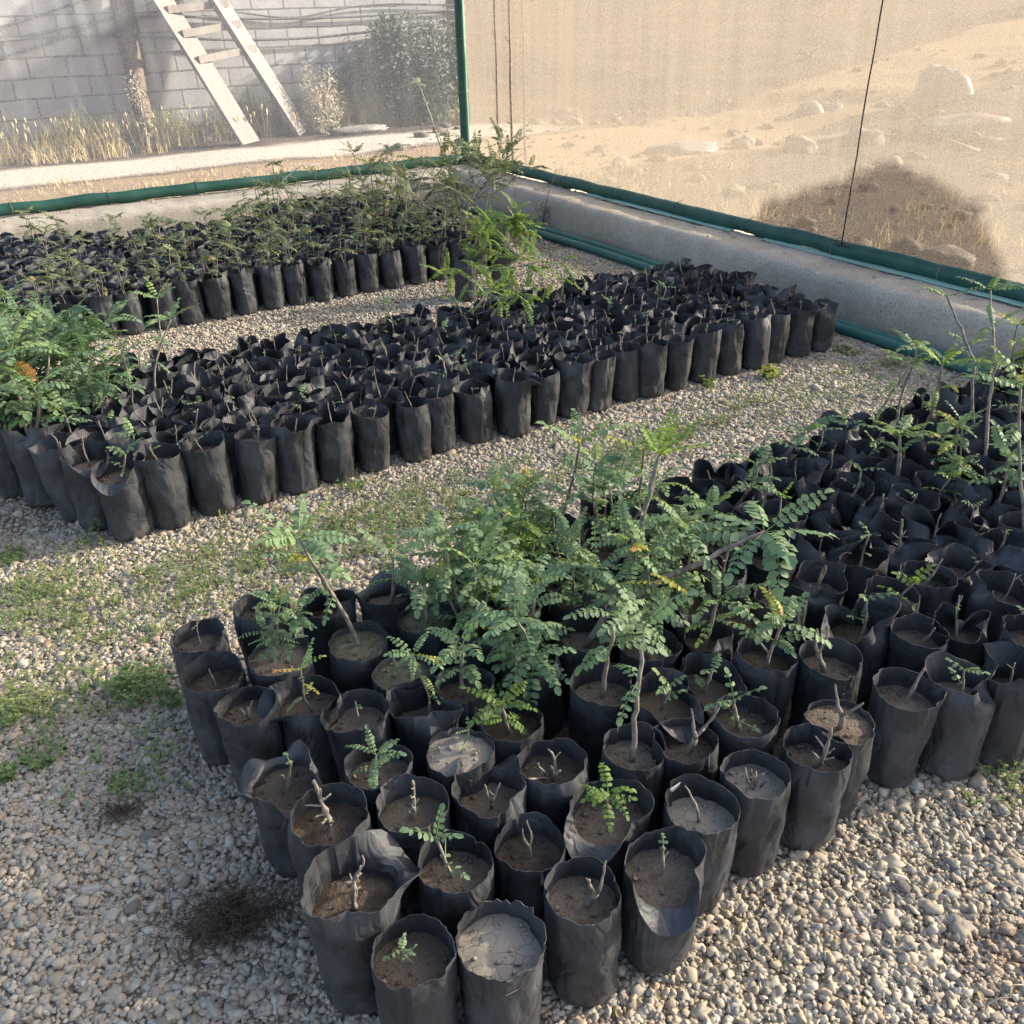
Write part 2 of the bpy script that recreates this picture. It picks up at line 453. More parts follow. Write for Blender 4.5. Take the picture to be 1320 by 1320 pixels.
def ico(sub=2):
    import bmesh
    bm = bmesh.new(); bmesh.ops.create_icosphere(bm, subdivisions=sub, radius=1.0)
    V = np.array([v.co[:] for v in bm.verts]); Fc = [tuple(v.index for v in f.verts) for f in bm.faces]
    bm.free(); return V, Fc
ICO1, ICO2, ICO3 = ico(1), ico(2), ico(3)
def nz(p, s=1.0, seed=0.0):
    return mnoise.noise(Vector((p[0] * s + seed, p[1] * s + seed * 1.7, p[2] * s - seed)))
def lump(g, c, r, seed, amp=0.3, freq=1.6, which=None, mat=0, tint=0.4, floor=None):
    V, Fc = which or ICO2
    out = []
    for p in V:
        k = 1 + amp * nz(p, freq, seed) + amp * 0.5 * nz(p, freq * 2.7, seed + 9)
        q = np.array(c) + p * k * np.array(r)
        if floor is not None and q[2] < floor: q[2] = floor
        out.append(q)
    g.add(out, Fc, mat, tint)

# ---------------------------------------------------------------- leaves and stems
def leaflet(g, p, d, nn, L, wd, tint, rng, mat=0):
    d = nrm(d); s = nrm(np.cross(nn, d)); nn = np.cross(d, s)
    cur = -rng.uniform(0.05, 0.3) * L
    fold = rng.uniform(0.05, 0.22) * wd
    ts = (0, 0.27, 0.74, 1.0); hw = (0.0, 0.47, 0.47, 0.0)
    mid = [p + d * L * a + nn * cur * a * a for a in ts]
    cr = [rng.uniform(-0.07, 0.07) * L for _ in range(4)]
    v = [mid[0], mid[1], mid[2], mid[3],
         mid[1] + s * wd * hw[1] + nn * (fold + cr[0]), mid[2] + s * wd * hw[2] + nn * (fold + cr[1]),
         mid[1] - s * wd * hw[1] + nn * (fold + cr[2]), mid[2] - s * wd * hw[2] + nn * (fold + cr[3])]
    g.add(v, [(0, 1, 4), (1, 2, 5, 4), (2, 3, 5), (0, 6, 1), (1, 6, 7, 2), (2, 7, 3)], mat, tint)

def pinnate(g, base, direc, L, pairs, ll, rng, droop=0.6, tint=0.4, wr=0.64, mat=0, stem_tint=0.62):
    """compound leaf: a curved rachis with paired crinkled leaflets and one at the tip"""
    base = np.array(base, float); d = nrm(direc)
    side0 = np.cross(d, (0, 0, 1)); side0 = nrm(side0) if np.linalg.norm(side0) > 1e-3 else np.array([1.0, 0, 0])
    bend = nrm(np.array([0, 0, -1.0]) + side0 * rng.uniform(-0.4, 0.4))
    K = 7; pts = [base]; dirs = [d]
    for i in range(K):
        d = nrm(d + bend * droop * (0.35 + 0.65 * i / K) / K * 1.6)
        pts.append(pts[-1] + d * L / K); dirs.append(d)
    pts = np.array(pts)
    tube(g, pts, np.linspace(0.0013, 0.0006, K + 1) * (0.7 + L * 4), 3, mat, stem_tint, False)
    roll = rng.uniform(-0.5, 0.5)
    for i in range(pairs):
        a = 0.2 + 0.74 * (i / max(pairs - 1, 1)); x = a * K; j = min(int(x), K - 1); fr = x - j
        p = pts[j] * (1 - fr) + pts[j + 1] * fr; T = nrm(dirs[j + 1])
        S = np.cross(T, (0, 0, 1)); S = nrm(S) if np.linalg.norm(S) > 1e-3 else side0
        Nn = np.cross(S, T)
        S2 = S * math.cos(roll) + Nn * math.sin(roll); N2 = np.cross(S2, T)
        k = ll * (0.62 + 0.55 * math.sin(math.pi * min(a * 0.95, 1))) * rng.uniform(0.85, 1.15)
        for sg in (-1, 1):
            dd = S2 * sg * 0.93 + T * rng.uniform(0.15, 0.45) - N2 * rng.uniform(-0.05, 0.32)
            leaflet(g, p, dd, N2 + S2 * sg * 0.2, k, k * wr, min(max(tint + rng.uniform(-0.08, 0.08), 0), 1), rng, mat)
    leaflet(g, pts[-1], dirs[-1], np.cross(np.cross(dirs[-1], (0, 0, 1)), dirs[-1]) + np.array([0, 0, 0.01]), ll * 1.35, ll * 1.35 * wr, tint, rng, mat)

def path(rng, start, d, L, steps, wander=0.25, up=0.15):
    p = np.array(start, float); d = nrm(d); pts = [p.copy()]
    for i in range(steps):
        d = nrm(d + np.array([rng.gauss(0, wander), rng.gauss(0, wander), rng.gauss(0, wander * 0.4) + up]))
        p = p + d * L / steps; pts.append(p.copy())
    return np.array(pts)
def knob_r(rng, n, r0, r1, amt):
    r = np.linspace(r0, r1, n)
    return np.array([x * (1 + (amt * rng.random() if rng.random() < 0.5 else -0.1 * rng.random())) for x in r])

class Plant:
    def __init__(self): self.stem, self.leaf = Geo(), Geo()
def spur(P, rng, p, d, L, r):
    q = path(rng, p, d, L, 3, 0.3, 0.1)
    tube(P.stem, q, np.linspace(r, r * 0.55, 4), 5)
    return q
def rdir(rng, el0=0.2, el1=1.2):
    a = rng.uniform(0, 2 * math.pi); e = rng.uniform(el0, el1)
    return np.array([math.cos(a) * math.cos(e), math.sin(a) * math.cos(e), math.sin(e)])

def plant(kind, seed):
    rng = random.Random(seed * 7919 + hash_kind(kind)); P = Plant(); z0 = -0.012
    def leafd(p, n, L0, L1, ll, tint=0.35, droop=0.7, e0=0.25, e1=1.1, pr=(4, 7)):
        a0 = rng.uniform(0, 6.28)
        for i in range(n):
            a = a0 + i * 2.4 + rng.uniform(-0.3, 0.3); e = rng.uniform(e0, e1)
            d = np.array([math.cos(a) * math.cos(e), math.sin(a) * math.cos(e), math.sin(e)])
            tt = tint + rng.gauss(0, 0.14)
            if rng.random() < 0.05: tt = rng.uniform(0.85, 1.0)
            pinnate(P.leaf, p, d, rng.uniform(L0, L1), rng.randint(*pr), ll * rng.uniform(0.8, 1.2), rng, droop * rng.uniform(0.6, 1.5), min(max(tt, 0), 1))
    if kind == 'twig':        # thin short stub
        h = rng.uniform(0.07, 0.125)
        q = path(rng, (0, 0, z0), rdir(rng, 1.3, 1.52), h, 6, 0.13, 0.15); tube(P.stem, q, knob_r(rng, 7, 0.0032, 0.0014, 0.6), 6)
        if rng.random() < 0.5: spur(P, rng, q[rng.randint(2, 5)], rdir(rng, 0.2, 1.0), 0.022, 0.0018)
        if rng.random() < 0.25: leafd(q[-2], 1, 0.02, 0.03, 0.008, pr=(2, 3))
    elif kind == 'fork':
        h = rng.uniform(0.045, 0.06)
        q = path(rng, (0, 0, z0), rdir(rng, 1.1, 1.5), h, 4, 0.15, 0.1); tube(P.stem, q, knob_r(rng, 5, 0.0042, 0.0034, 0.6), 6)
        a = rng.uniform(0, 6.28)
        for k in range(2):
            d = np.array([math.cos(a + k * 2.8) * 0.55, math.sin(a + k * 2.8) * 0.55, 0.85])
            s = path(rng, q[-1], d, rng.uniform(0.045, 0.085), 6, 0.16, 0.15); tube(P.stem, s, knob_r(rng, 7, 0.0032, 0.0012, 0.7), 6)
            if rng.random() < 0.5: spur(P, rng, s[2], rdir(rng, 0.1, 0.8), 0.018, 0.002)
        if rng.random() < 0.4: leafd(q[-1], 1, 0.025, 0.035, 0.009, pr=(2, 4))
    elif kind == 'knob':      # thick knobbly stump
        h = rng.uniform(0.12, 0.165)
        q = path(rng, (0, 0, z0), rdir(rng, 1.3, 1.5), h, 13, 0.11, 0.2); tube(P.stem, q, knob_r(rng, 14, 0.0045, 0.0018, 1.0), 7)
        for k in range(rng.randint(7, 12)):
            spur(P, rng, q[rng.randint(2, 12)], rdir(rng, 0.1, 1.0), rng.uniform(0.01, 0.035), 0.0025)
    elif kind == 'clump':     # several short bare stems
        for k in range(5):
            q = path(rng, (rng.uniform(-.012, .012), rng.uniform(-.012, .012), z0), rdir(rng, 0.7, 1.4), rng.uniform(0.04, 0.085), 5, 0.22, 0.15)
            tube(P.stem, q, knob_r(rng, 6, 0.004, 0.0022, 0.5), 5)
            spur(P, rng, q[3], rdir(rng, 0.2, 0.9), 0.02, 0.002)
    elif kind == 'sprig':     # stub that is leafing out
        h = rng.uniform(0.07, 0.13)
        q = path(rng, (0, 0, z0), rdir(rng, 1.0, 1.5), h, 6, 0.16, 0.15); tube(P.stem, q, knob_r(rng, 7, 0.0042, 0.0020, 0.6), 6)
        leafd(q[-1], rng.randint(2, 3), 0.035, 0.055, 0.0125, 0.35, 0.5, pr=(3, 4))
        leafd(q[rng.randint(2, 4)], rng.randint(1, 2), 0.03, 0.05, 0.011, 0.35, 0.5, pr=(2, 4))
    elif kind == 'leafy':
        h = rng.uniform(0.13, 0.20)
        q = path(rng, (0, 0, z0), rdir(rng, 1.15, 1.5), h, 8, 0.12, 0.12); tube(P.stem, q, knob_r(rng, 9, 0.0055, 0.0034, 0.3), 6)
        leafd(q[-1], rng.randint(4, 6), 0.07, 0.12, 0.0175, 0.33, 0.8, 0.15, 1.1, (5, 8))
        leafd(q[5], 3, 0.06, 0.09, 0.016, 0.33, 0.9, -0.1, 0.7)
        if rng.random() < 0.6:
            s = path(rng, q[3], rdir(rng, 0.5, 1.0), 0.07, 4, 0.15, 0.2); tube(P.stem, s, np.linspace(0.0036, 0.0025, 5), 5)
            leafd(s[-1], 3, 0.06, 0.09, 0.016, 0.33, 0.8)
    elif kind == 'bushy':
        for k in range(4):
            h = rng.uniform(0.15, 0.32)
            q = path(rng, (rng.uniform(-.01, .01), rng.uniform(-.01, .01), z0), rdir(rng, 0.95, 1.4), h, 9, 0.12, 0.1)
            tube(P.stem, q, knob_r(rng, 10, 0.0052, 0.0028, 0.3), 6)
            leafd(q[-1], rng.randint(5, 6), 0.08, 0.145, 0.0175, 0.3, 0.8, 0.15, 1.15, (6, 9))
            leafd(q[7], 3, 0.07, 0.12, 0.016, 0.34, 0.9, 0.1, 0.9, (5, 8))
            leafd(q[4], 3, 0.06, 0.10, 0.019, 0.40, 0.9, -0.1, 0.6, (4, 6))
    elif kind == 'tall':
        h = rng.uniform(0.30, 0.42)
        q = path(rng, (0, 0, z0), rdir(rng, 1.25, 1.5), h, 11, 0.09, 0.08); tube(P.stem, q, knob_r(rng, 12, 0.0058, 0.0034, 0.25), 6)
        leafd(q[-1], rng.randint(5, 7), 0.08, 0.14, 0.019, 0.38, 0.6, 0.1, 1.1, (5, 8))
        leafd(q[8], 2, 0.07, 0.11, 0.017, 0.36, 0.9, 0.0, 0.7)
        leafd(q[5], 2, 0.05, 0.09, 0.014, 0.36, 0.9, 0.0, 0.7)
    elif kind == 'olive':     # the dusty fine-leaved kind of the rear block
        for k in range(2):
            h = rng.uniform(0.13, 0.24)
            q = path(rng, (rng.uniform(-.008, .008), 0, z0), rdir(rng, 1.0, 1.5), h, 7, 0.13, 0.12)
            tube(P.stem, q, np.linspace(0.0042, 0.0024, 8), 5)
            leafd(q[-1], rng.randint(3, 4), 0.06, 0.10, 0.019, 0.4, 0.8, 0.05, 1.0, (4, 6))
            leafd(q[4], 2, 0.05, 0.08, 0.017, 0.4, 0.8, 0.0, 0.8, (4, 6))
    return P
def hash_kind(k): return sum(ord(c) * (i + 3) for i, c in enumerate(k))

# ---------------------------------------------------------------- grow bags
BAG_H = 0.245
def bag_geo(seed, style, n=56, fine=True):
    """black bag: gusseted body up to the soil, a loose collar above it, inside skin, and the soil disc"""
    rng = random.Random(seed * 131 + 7)
    r0 = 0.072 * rng.uniform(0.96, 1.03); rb = r0 * rng.uniform(0.86, 0.94)
    lean = (rng.gauss(0, 0.018), rng.gauss(0, 0.018))
    col = {'plain': 0.040, 'deep': 0.062, 'flap': 0.055, 'dent': 0.065, 'full': 0.014, 'crumple': 0.068, 'torn': 0.034, 'fold': 0.05}[style] * rng.uniform(0.85, 1.15)
    zs = BAG_H - col * (0.9 if style != 'full' else 1)
    ph = rng.uniform(0, 6.28); sq = rng.uniform(0.01, 0.05)
    bumps = []   # (theta, width, fold angle, extra length)
    wav = 1.0 if style in ('deep', 'crumple', 'dent') else 0.45
    bumps += [(rng.uniform(0, 6.28), rng.uniform(0.5, 1.0), rng.uniform(-0.3, 0.35) * wav, rng.uniform(-0.008, 0.014) * wav) for _ in range(5)]
    NC = rng.randint(7, 9); ctl = [(rng.gauss(0, 0.26) * wav, rng.gauss(0, 0.006) * wav) for _ in range(NC)]; co = rng.uniform(0, 1)
    def crease(th):
        x = (th / (2 * math.pi) * NC + co) % NC; i = int(x); f = x - i
        return [ctl[i][q] * (1 - f) + ctl[(i + 1) % NC][q] * f for q in (0, 1)]
    if style == 'flap': bumps += [(rng.uniform(0, 6.28), 0.75, 2.3, 0.012), (rng.uniform(0, 6.28), 0.5, -0.5, 0.0)]
    if style == 'fold': bumps += [(ph + a, 0.62, 2.6, 0.006) for a in (0, 1.1, 3.4)]
    if style == 'dent': bumps += [(ph, 0.8, -1.75, 0.012), (ph + 2.6, 0.7, 0.5, 0.012)]
    if style == 'crumple': bumps += [(ph, 0.6, -1.6, 0.02), (ph + 1.7, 0.5, 0.9, 0.01), (ph + 3.3, 0.55, -1.1, 0.0), (ph + 4.6, 0.5, 0.6, 0.02)]
    if style == 'deep': bumps += [(ph, 0.7, -0.75, 0.01), (ph + 2.2, 0.5, 0.5, -0.01), (ph + 4.2, 0.5, -0.4, 0.015)]
    def wind(th, c, w):
        d = (th - c + math.pi) % (2 * math.pi) - math.pi
        return math.exp(-(d / w) ** 2 * 1.6)
    tears = [rng.uniform(-0.008, 0.004) if style == 'torn' else rng.uniform(-0.0005, 0.0005) for _ in range(n)]
    lev = [0.0, 0.004, 0.016, 0.028, 0.04, 0.055, 0.07, 0.085, 0.1, 0.115, 0.13, 0.145, 0.16, 0.175] if fine else [0.0, 0.01, 0.06, 0.13]
    lev = [z for z in lev if z < zs - 0.02] + [zs - 0.012, zs]
    KC = 7 if fine else 4
    ths = [2 * math.pi * j / n for j in range(n)]
    def rbody(th, z):
        k = z / BAG_H
        r = rb + (r0 - rb) * min(1, k * 1.6)
        if z < 0.016: r *= 0.86 + 0.14 * (z / 0.016) ** 0.5
        r *= 1 + sq * math.cos(2 * (th + ph)) * (1 - 0.4 * k) + 0.014 * math.cos(4 * (th + ph)) * max(0, 1 - 2.5 * k)
        if fine:
            c, s = math.cos(th), math.sin(th)
            r += 0.0062 * nz((c * 1.3, s * 1.3, z * 7), 1.6, seed) + 0.0024 * nz((c * 3, s * 3, z * 24), 1.4, seed + 5) + 0.0016 * nz((c * 6, s * 6, z * 14), 1.4, seed + 8)
            q_ = nz((c * 2.2 + z * 3, s * 2.2 - z * 4, z * 11), 1.0, seed + 21); r -= 0.0042 * max(0, 1 - abs(q_) * 7)
            r += 0.0022 * math.exp(-((z - 0.03 - 0.012 * math.sin(th * 2 + ph)) / 0.006) ** 2)
        return r
    g = Geo(); V = []
    for z in lev:
        for th in ths:
            r = rbody(th, z); V.append((r * math.cos(th) + lean[0] * z, r * math.sin(th) + lean[1] * z, z))
    tops = []
    prof = []
    for j, th in enumerate(ths):
        fa = 0.0; ln = col
        for c, w, a, e in bumps:
            k = wind(th, c, w); fa += a * k; ln += e * k
        cr = crease(th); fa += cr[0] * (2.2 if style == 'crumple' else 1.5 if style == 'dent' else 1.0)
        ln = max(0.006, ln + tears[j] + cr[1]); fa = max(-2.1, min(2.75, fa))
        r = rbody(th, zs); z = zs; pr = []
        for k in range(1, KC + 1):
            s = k / KC; a = fa * min(1, max(0, (s - 0.15) / 0.45))
            r += math.sin(a) * ln / KC; z += math.cos(a) * ln / KC
            wob = 0.0012 * nz((math.cos(th) * 4, math.sin(th) * 4, s * 2), 1.0, seed + 11) * s if fine else 0
            pr.append((max(r + wob, 0.02), max(z, 0.05), a))
        prof.append(pr)
    for k in range(KC):
        for j, th in enumerate(ths):
            r, z, a = prof[j][k]; V.append((r * math.cos(th) + lean[0] * z, r * math.sin(th) + lean[1] * z, z))
    T = 0.0009
    for k in range(KC - 1, -1, -1):
        for j, th in enumerate(ths):
            r, z, a = prof[j][k]; r -= T * math.cos(a); z += T * math.sin(a)
            V.append((r * math.cos(th) + lean[0] * z, r * math.sin(th) + lean[1] * z, z))
    for z in (zs - 0.001, zs - 0.014):
        for th in ths:
            r = rbody(th, z) - T; V.append((r * math.cos(th) + lean[0] * z, r * math.sin(th) + lean[1] * z, z))
    rows = len(V) // n; Fc = [tuple(range(n - 1, -1, -1))]
    for i in range(rows - 1):
        for j in range(n):
            j2 = (j + 1) % n; Fc.append((i * n + j, i * n + j2, (i + 1) * n + j2, (i + 1) * n + j))
    g.add(V, Fc, 0)
    if fine:   # punched drain holes with a raised lip
        for k in range(7):
            a = k * 0.898 + ph; z = 0.022 + (0.02 if k % 2 else 0); r = rbody(a, z) + 0.0006
            c = np.array([r * math.cos(a), r * math.sin(a), z]); tx = np.array([-math.sin(a), math.cos(a), 0])
            tube(g, [c + (tx * math.cos(x) + np.array([0, 0, 1.0]) * math.sin(x)) * 0.003 for x in np.linspace(0, 2 * math.pi, 9)], 0.0009, 4)
    # soil
    s = Geo(); R = [1.0, 0.85, 0.6, 0.3] if fine else [1.0, 0.5]
    SV = []
    for k, q in enumerate(R):
        for th in ths:
            r = (rbody(th, zs) - 0.0008) * q
            x, y = r * math.cos(th), r * math.sin(th)
            hgt = 0.006 * (1 - q * q) + (0.004 * nz((x * 30, y * 30, 0), 1.0, seed) + 0.0025 * nz((x * 85, y * 85, 0), 1.0, seed + 2)) * (1 if q < 1 else 0.3)
            SV.append((x + lean[0] * zs, y + lean[1] * zs, zs - 0.006 + hgt))
    SV.append((lean[0] * zs, lean[1] * zs, zs + 0.002))
    SF = []
    for i in range(len(R) - 1):
        for j in range(n):
            j2 = (j + 1) % n; SF.append((i * n + j, i * n + j2, (i + 1) * n + j2, (i + 1) * n + j))
    m = (len(R) - 1) * n
    for j in range(n): SF.append((m + j, m + (j + 1) % n, len(SV) - 1))
    s.add(SV, SF, 0)
    if fine:   # clods
        for k in range(rng.randint(25, 60)):
            a = rng.uniform(0, 6.28); q = math.sqrt(rng.uniform(0.02, 0.85)) * r0 * 0.9
            rr = 0.0012 + 0.0045 * rng.random() ** 4
            lump(s, (q * math.cos(a) + lean[0] * zs, q * math.sin(a) + lean[1] * zs, zs), (rr * 1.2, rr, rr * 0.8), seed + k, 0.4, 1.5, ICO1)
    return g, s, (lean[0] * zs, lean[1] * zs, zs)

STYLES = ['plain', 'plain', 'plain', 'flap', 'flap', 'torn', 'full', 'full', 'fold', 'dent', 'dent', 'crumple', 'crumple', 'crumple', 'deep', 'deep', 'deep', 'deep', 'plain', 'crumple']
STYLES = STYLES + STYLES[:3] + STYLES[9:]
BAGS = {}
def get_bag(i):
    if i not in BAGS:
        g, s, top = bag_geo(i + 1, STYLES[i])
        me_ = g.mesh("bag", [MAT['bag']]); me_.set_sharp_from_angle(angle=math.radians(32))
        BAGS[i] = (me_, s.mesh("soil", [MAT['soil']]), top)
    return BAGS[i]
def bags_of(style): return [i for i, s in enumerate(STYLES) if s == style]
NVAR = dict(twig=9, fork=6, knob=5, clump=3, sprig=8, leafy=8, bushy=7, tall=5, olive=7)
PLANTS = {}
def get_plant(kind, i, leafmat='leaf'):
    key = (kind, i, leafmat)
    if key not in PLANTS:
        if (kind, i) not in PLANTS: PLANTS[(kind, i)] = plant(kind, i + 1)
        P = PLANTS[(kind, i)]
        PLANTS[key] = (P.stem.mesh("stem", [MAT['bark']]), P.leaf.mesh("foliage", [MAT[leafmat]]) if P.leaf.n else None)
    return PLANTS[key]

PROTO = {}
def grow_bag(pos, rz, bag_i, kind, pi, label, group, scale=1.0, prz=0.0, pscale=1.0, leafmat='leaf', taglet=False, soil_mat=None, custom=None):
    """one bag with its soil and its seedling: Empty > bag, soil, seedling > foliage"""
    root = empty("seedling_bag", pos, rz)
    tag(root, label, "seedling bag", group)
    root.scale = (scale, scale, scale)
    bm_, sm_, top = get_bag(bag_i)
    link("bag", bm_, root); so = link("soil", sm_, root)
    if soil_mat:
        so.data = sm_.copy(); so.data.materials[0] = MAT[soil_mat]
    if kind or custom:
        st, lf = custom if custom else get_plant(kind, pi, leafmat)
        s = link("seedling", st, root, top, prz)
        s.scale = (pscale,) * 3
        if lf is not None: link("foliage", lf, s)
    if taglet:
        tg = link("plant_tag", TAG_MESH, root, (0, 0, BAG_H), prz)
    return root
def mk_tag():
    g = Geo(); box(g, (0.058, -0.014, -0.034), (0.0595, 0.014, 0.004))
    v = g.v[0]; v[:, 0] += np.where(v[:, 2] < 0, 0.024, 0.012)
    return g.mesh("plant_tag", [MAT['tag']], False)
TAG_MESH = mk_tag()
m_, t_, o_ = new_mat("mossy_soil")
n_ = noise_tex(t_, 45, 5, 0.65, position(t_))
principled(t_, o_, mix(t_, smooth(t_, n_, 0.35, 0.65), (0.10, 0.105, 0.055), (0.155, 0.14, 0.10)), 0.95, bump(t_, n_, 0.9, 0.006), 0.1)
MAT['moss'] = m_
m_, t_, o_ = new_mat("pale_cracked_silt")
n_ = noise_tex(t_, 30, 5, 0.6, position(t_))
vr_ = N(t_, "ShaderNodeTexVoronoi", feature='DISTANCE_TO_EDGE'); vr_.inputs["Scale"].default_value = 38
t_.links.new(position(t_), vr_.inputs["Vector"])
ck_ = mth(t_, 'MAXIMUM', smooth(t_, vr_.outputs["Distance"], 0.0, 0.03), smooth(t_, noise_tex(t_, 11, 4, 0.6, position(t_)), 0.42, 0.56))
principled(t_, o_, mix(t_, ck_, (0.20, 0.17, 0.135), mix(t_, n_, (0.33, 0.295, 0.24), (0.25, 0.215, 0.17))), 0.95, bump(t_, mth(t_, 'ADD', ck_, n_), 0.5, 0.006), 0.1)
MAT['silt'] = m_

def ordw(n):
    L = "zeroth first second third fourth fifth sixth seventh eighth ninth tenth eleventh twelfth thirteenth fourteenth fifteenth sixteenth seventeenth eighteenth nineteenth twentieth".split()
    if n <= 20: return L[n]
    return "twenty-" + L[n - 20] if n < 30 else ("thirtieth" if n == 30 else "thirty-" + L[n - 30])
DESC = dict(twig='thin bare twig', fork='forked bare twig', knob='knobbly bare stump', clump='short broken twigs', sprig='small leafing sprig',
            leafy='leafy seedling', bushy='bushy seedling', tall='tall leafy seedling', olive='olive leafed seedling')

FRONT, MIDDLE, REAR = "black seedling bags of the front block", "black seedling bags of the middle block", "black seedling bags of the rear block"
def custom_plant(pts, radii, leaves, seed, leafmat='leaf', stemmat='bark', n=7):
    """a seedling with a stem through given points (metres from the soil) and listed leaves (at, dir, length, pairs, leaflet, droop, tint)"""
    rng = random.Random(seed); P = Plant()
    pts = np.array(pts, float); K = len(pts)
    fine_ = []
    for i in range(K - 1):
        for k in range(4): 
            a = k / 4; fine_.append(pts[i] * (1 - a) + pts[i + 1] * a + np.array([rng.gauss(0, .002) for _ in range(3)]))
    fine_.append(pts[-1]); fine_ = np.array(fine_)
    rr = np.interp(np.linspace(0, 1, len(fine_)), np.linspace(0, 1, len(radii)), radii) * np.array([1 + 0.18 * rng.random() for _ in fine_])
    tube(P.stem, fine_, rr, n)
    for (a, d, L, pr, ll, dr, ti) in leaves:
        x = a * (len(fine_) - 1); j = min(int(x), len(fine_) - 2); f = x - j
        pinnate(P.leaf, fine_[j] * (1 - f) + fine_[j + 1] * f, d, L, pr, ll, rng, dr, ti)
    return P.stem.mesh("stem", [MAT[stemmat]]), P.leaf.mesh("foliage", [MAT[leafmat]])
def rosette(rng, a, n, L0, L1, pr, ll, dr, ti, e0=0.0, e1=1.1):
    out = []; a0 = rng.uniform(0, 6.28)
    for i in range(n):
        az = a0 + i * 2.4; e = rng.uniform(e0, e1)
        out.append((a, (math.cos(az) * math.cos(e), math.sin(az) * math.cos(e), math.sin(e)), rng.uniform(L0, L1), pr, ll * rng.uniform(0.85, 1.15), dr, min(1, max(0, ti + rng.gauss(0, 0.1)))))
    return out

def shrub_plant(pts, radii, seed, nbranch, bl, leaf, leafmat, a0=0.15, ti=0.4, up=0.5):
    """a many-branched seedling: main stem through pts, side branches with leaves along them"""
    rng = random.Random(seed); P = Plant(); pts = np.array(pts, float)
    q = np.array([pts[int(i)] * (1 - i % 1) + pts[min(int(i) + 1, len(pts) - 1)] * (i % 1) for i in np.linspace(0, len(pts) - 1, 16)])
    q += np.array([[rng.gauss(0, .004) for _ in range(3)] for _ in q]); q[0] = pts[0]
    tube(P.stem, q, np.interp(np.linspace(0, 1, 16), np.linspace(0, 1, len(radii)), radii), 7)
    L, pr, ll, dr = leaf
    def leaves(p, d, n):
        for k in range(n):
            e = nrm(d * 0.5 + np.array([rng.gauss(0, .6), rng.gauss(0, .6), rng.gauss(0.15, .45)]))
            t = min(1, max(0, ti + rng.gauss(0, .16)))
            pinnate(P.leaf, p, e, L * rng.uniform(0.7, 1.2), pr, ll * rng.uniform(0.8, 1.2), rng, dr * rng.uniform(0.5, 1.5), t)
    for b in range(nbranch):
        a = a0 + (1 - a0) * b / max(nbranch - 1, 1); i = min(int(a * 15), 15)
        d = rdir(rng, 0.0, 0.9); d[2] += up * 0.3
        s = path(rng, q[i], d, bl * rng.uniform(0.6, 1.2) * (1.15 - 0.5 * a), 5, 0.2, 0.08)
        tube(P.stem, s, np.linspace(radii[-1] * 0.8, 0.0016, 6), 5)
        leaves(s[2], nrm(s[3] - s[2]), 1); leaves(s[3], nrm(s[4] - s[3]), 2); leaves(s[5], nrm(s[5] - s[4]), 3)
    leaves(q[-1], np.array([0, 0, 1.0]), 4)
    return P.stem.mesh("stem", [MAT['bark']]), P.leaf.mesh("foliage", [MAT[leafmat]])

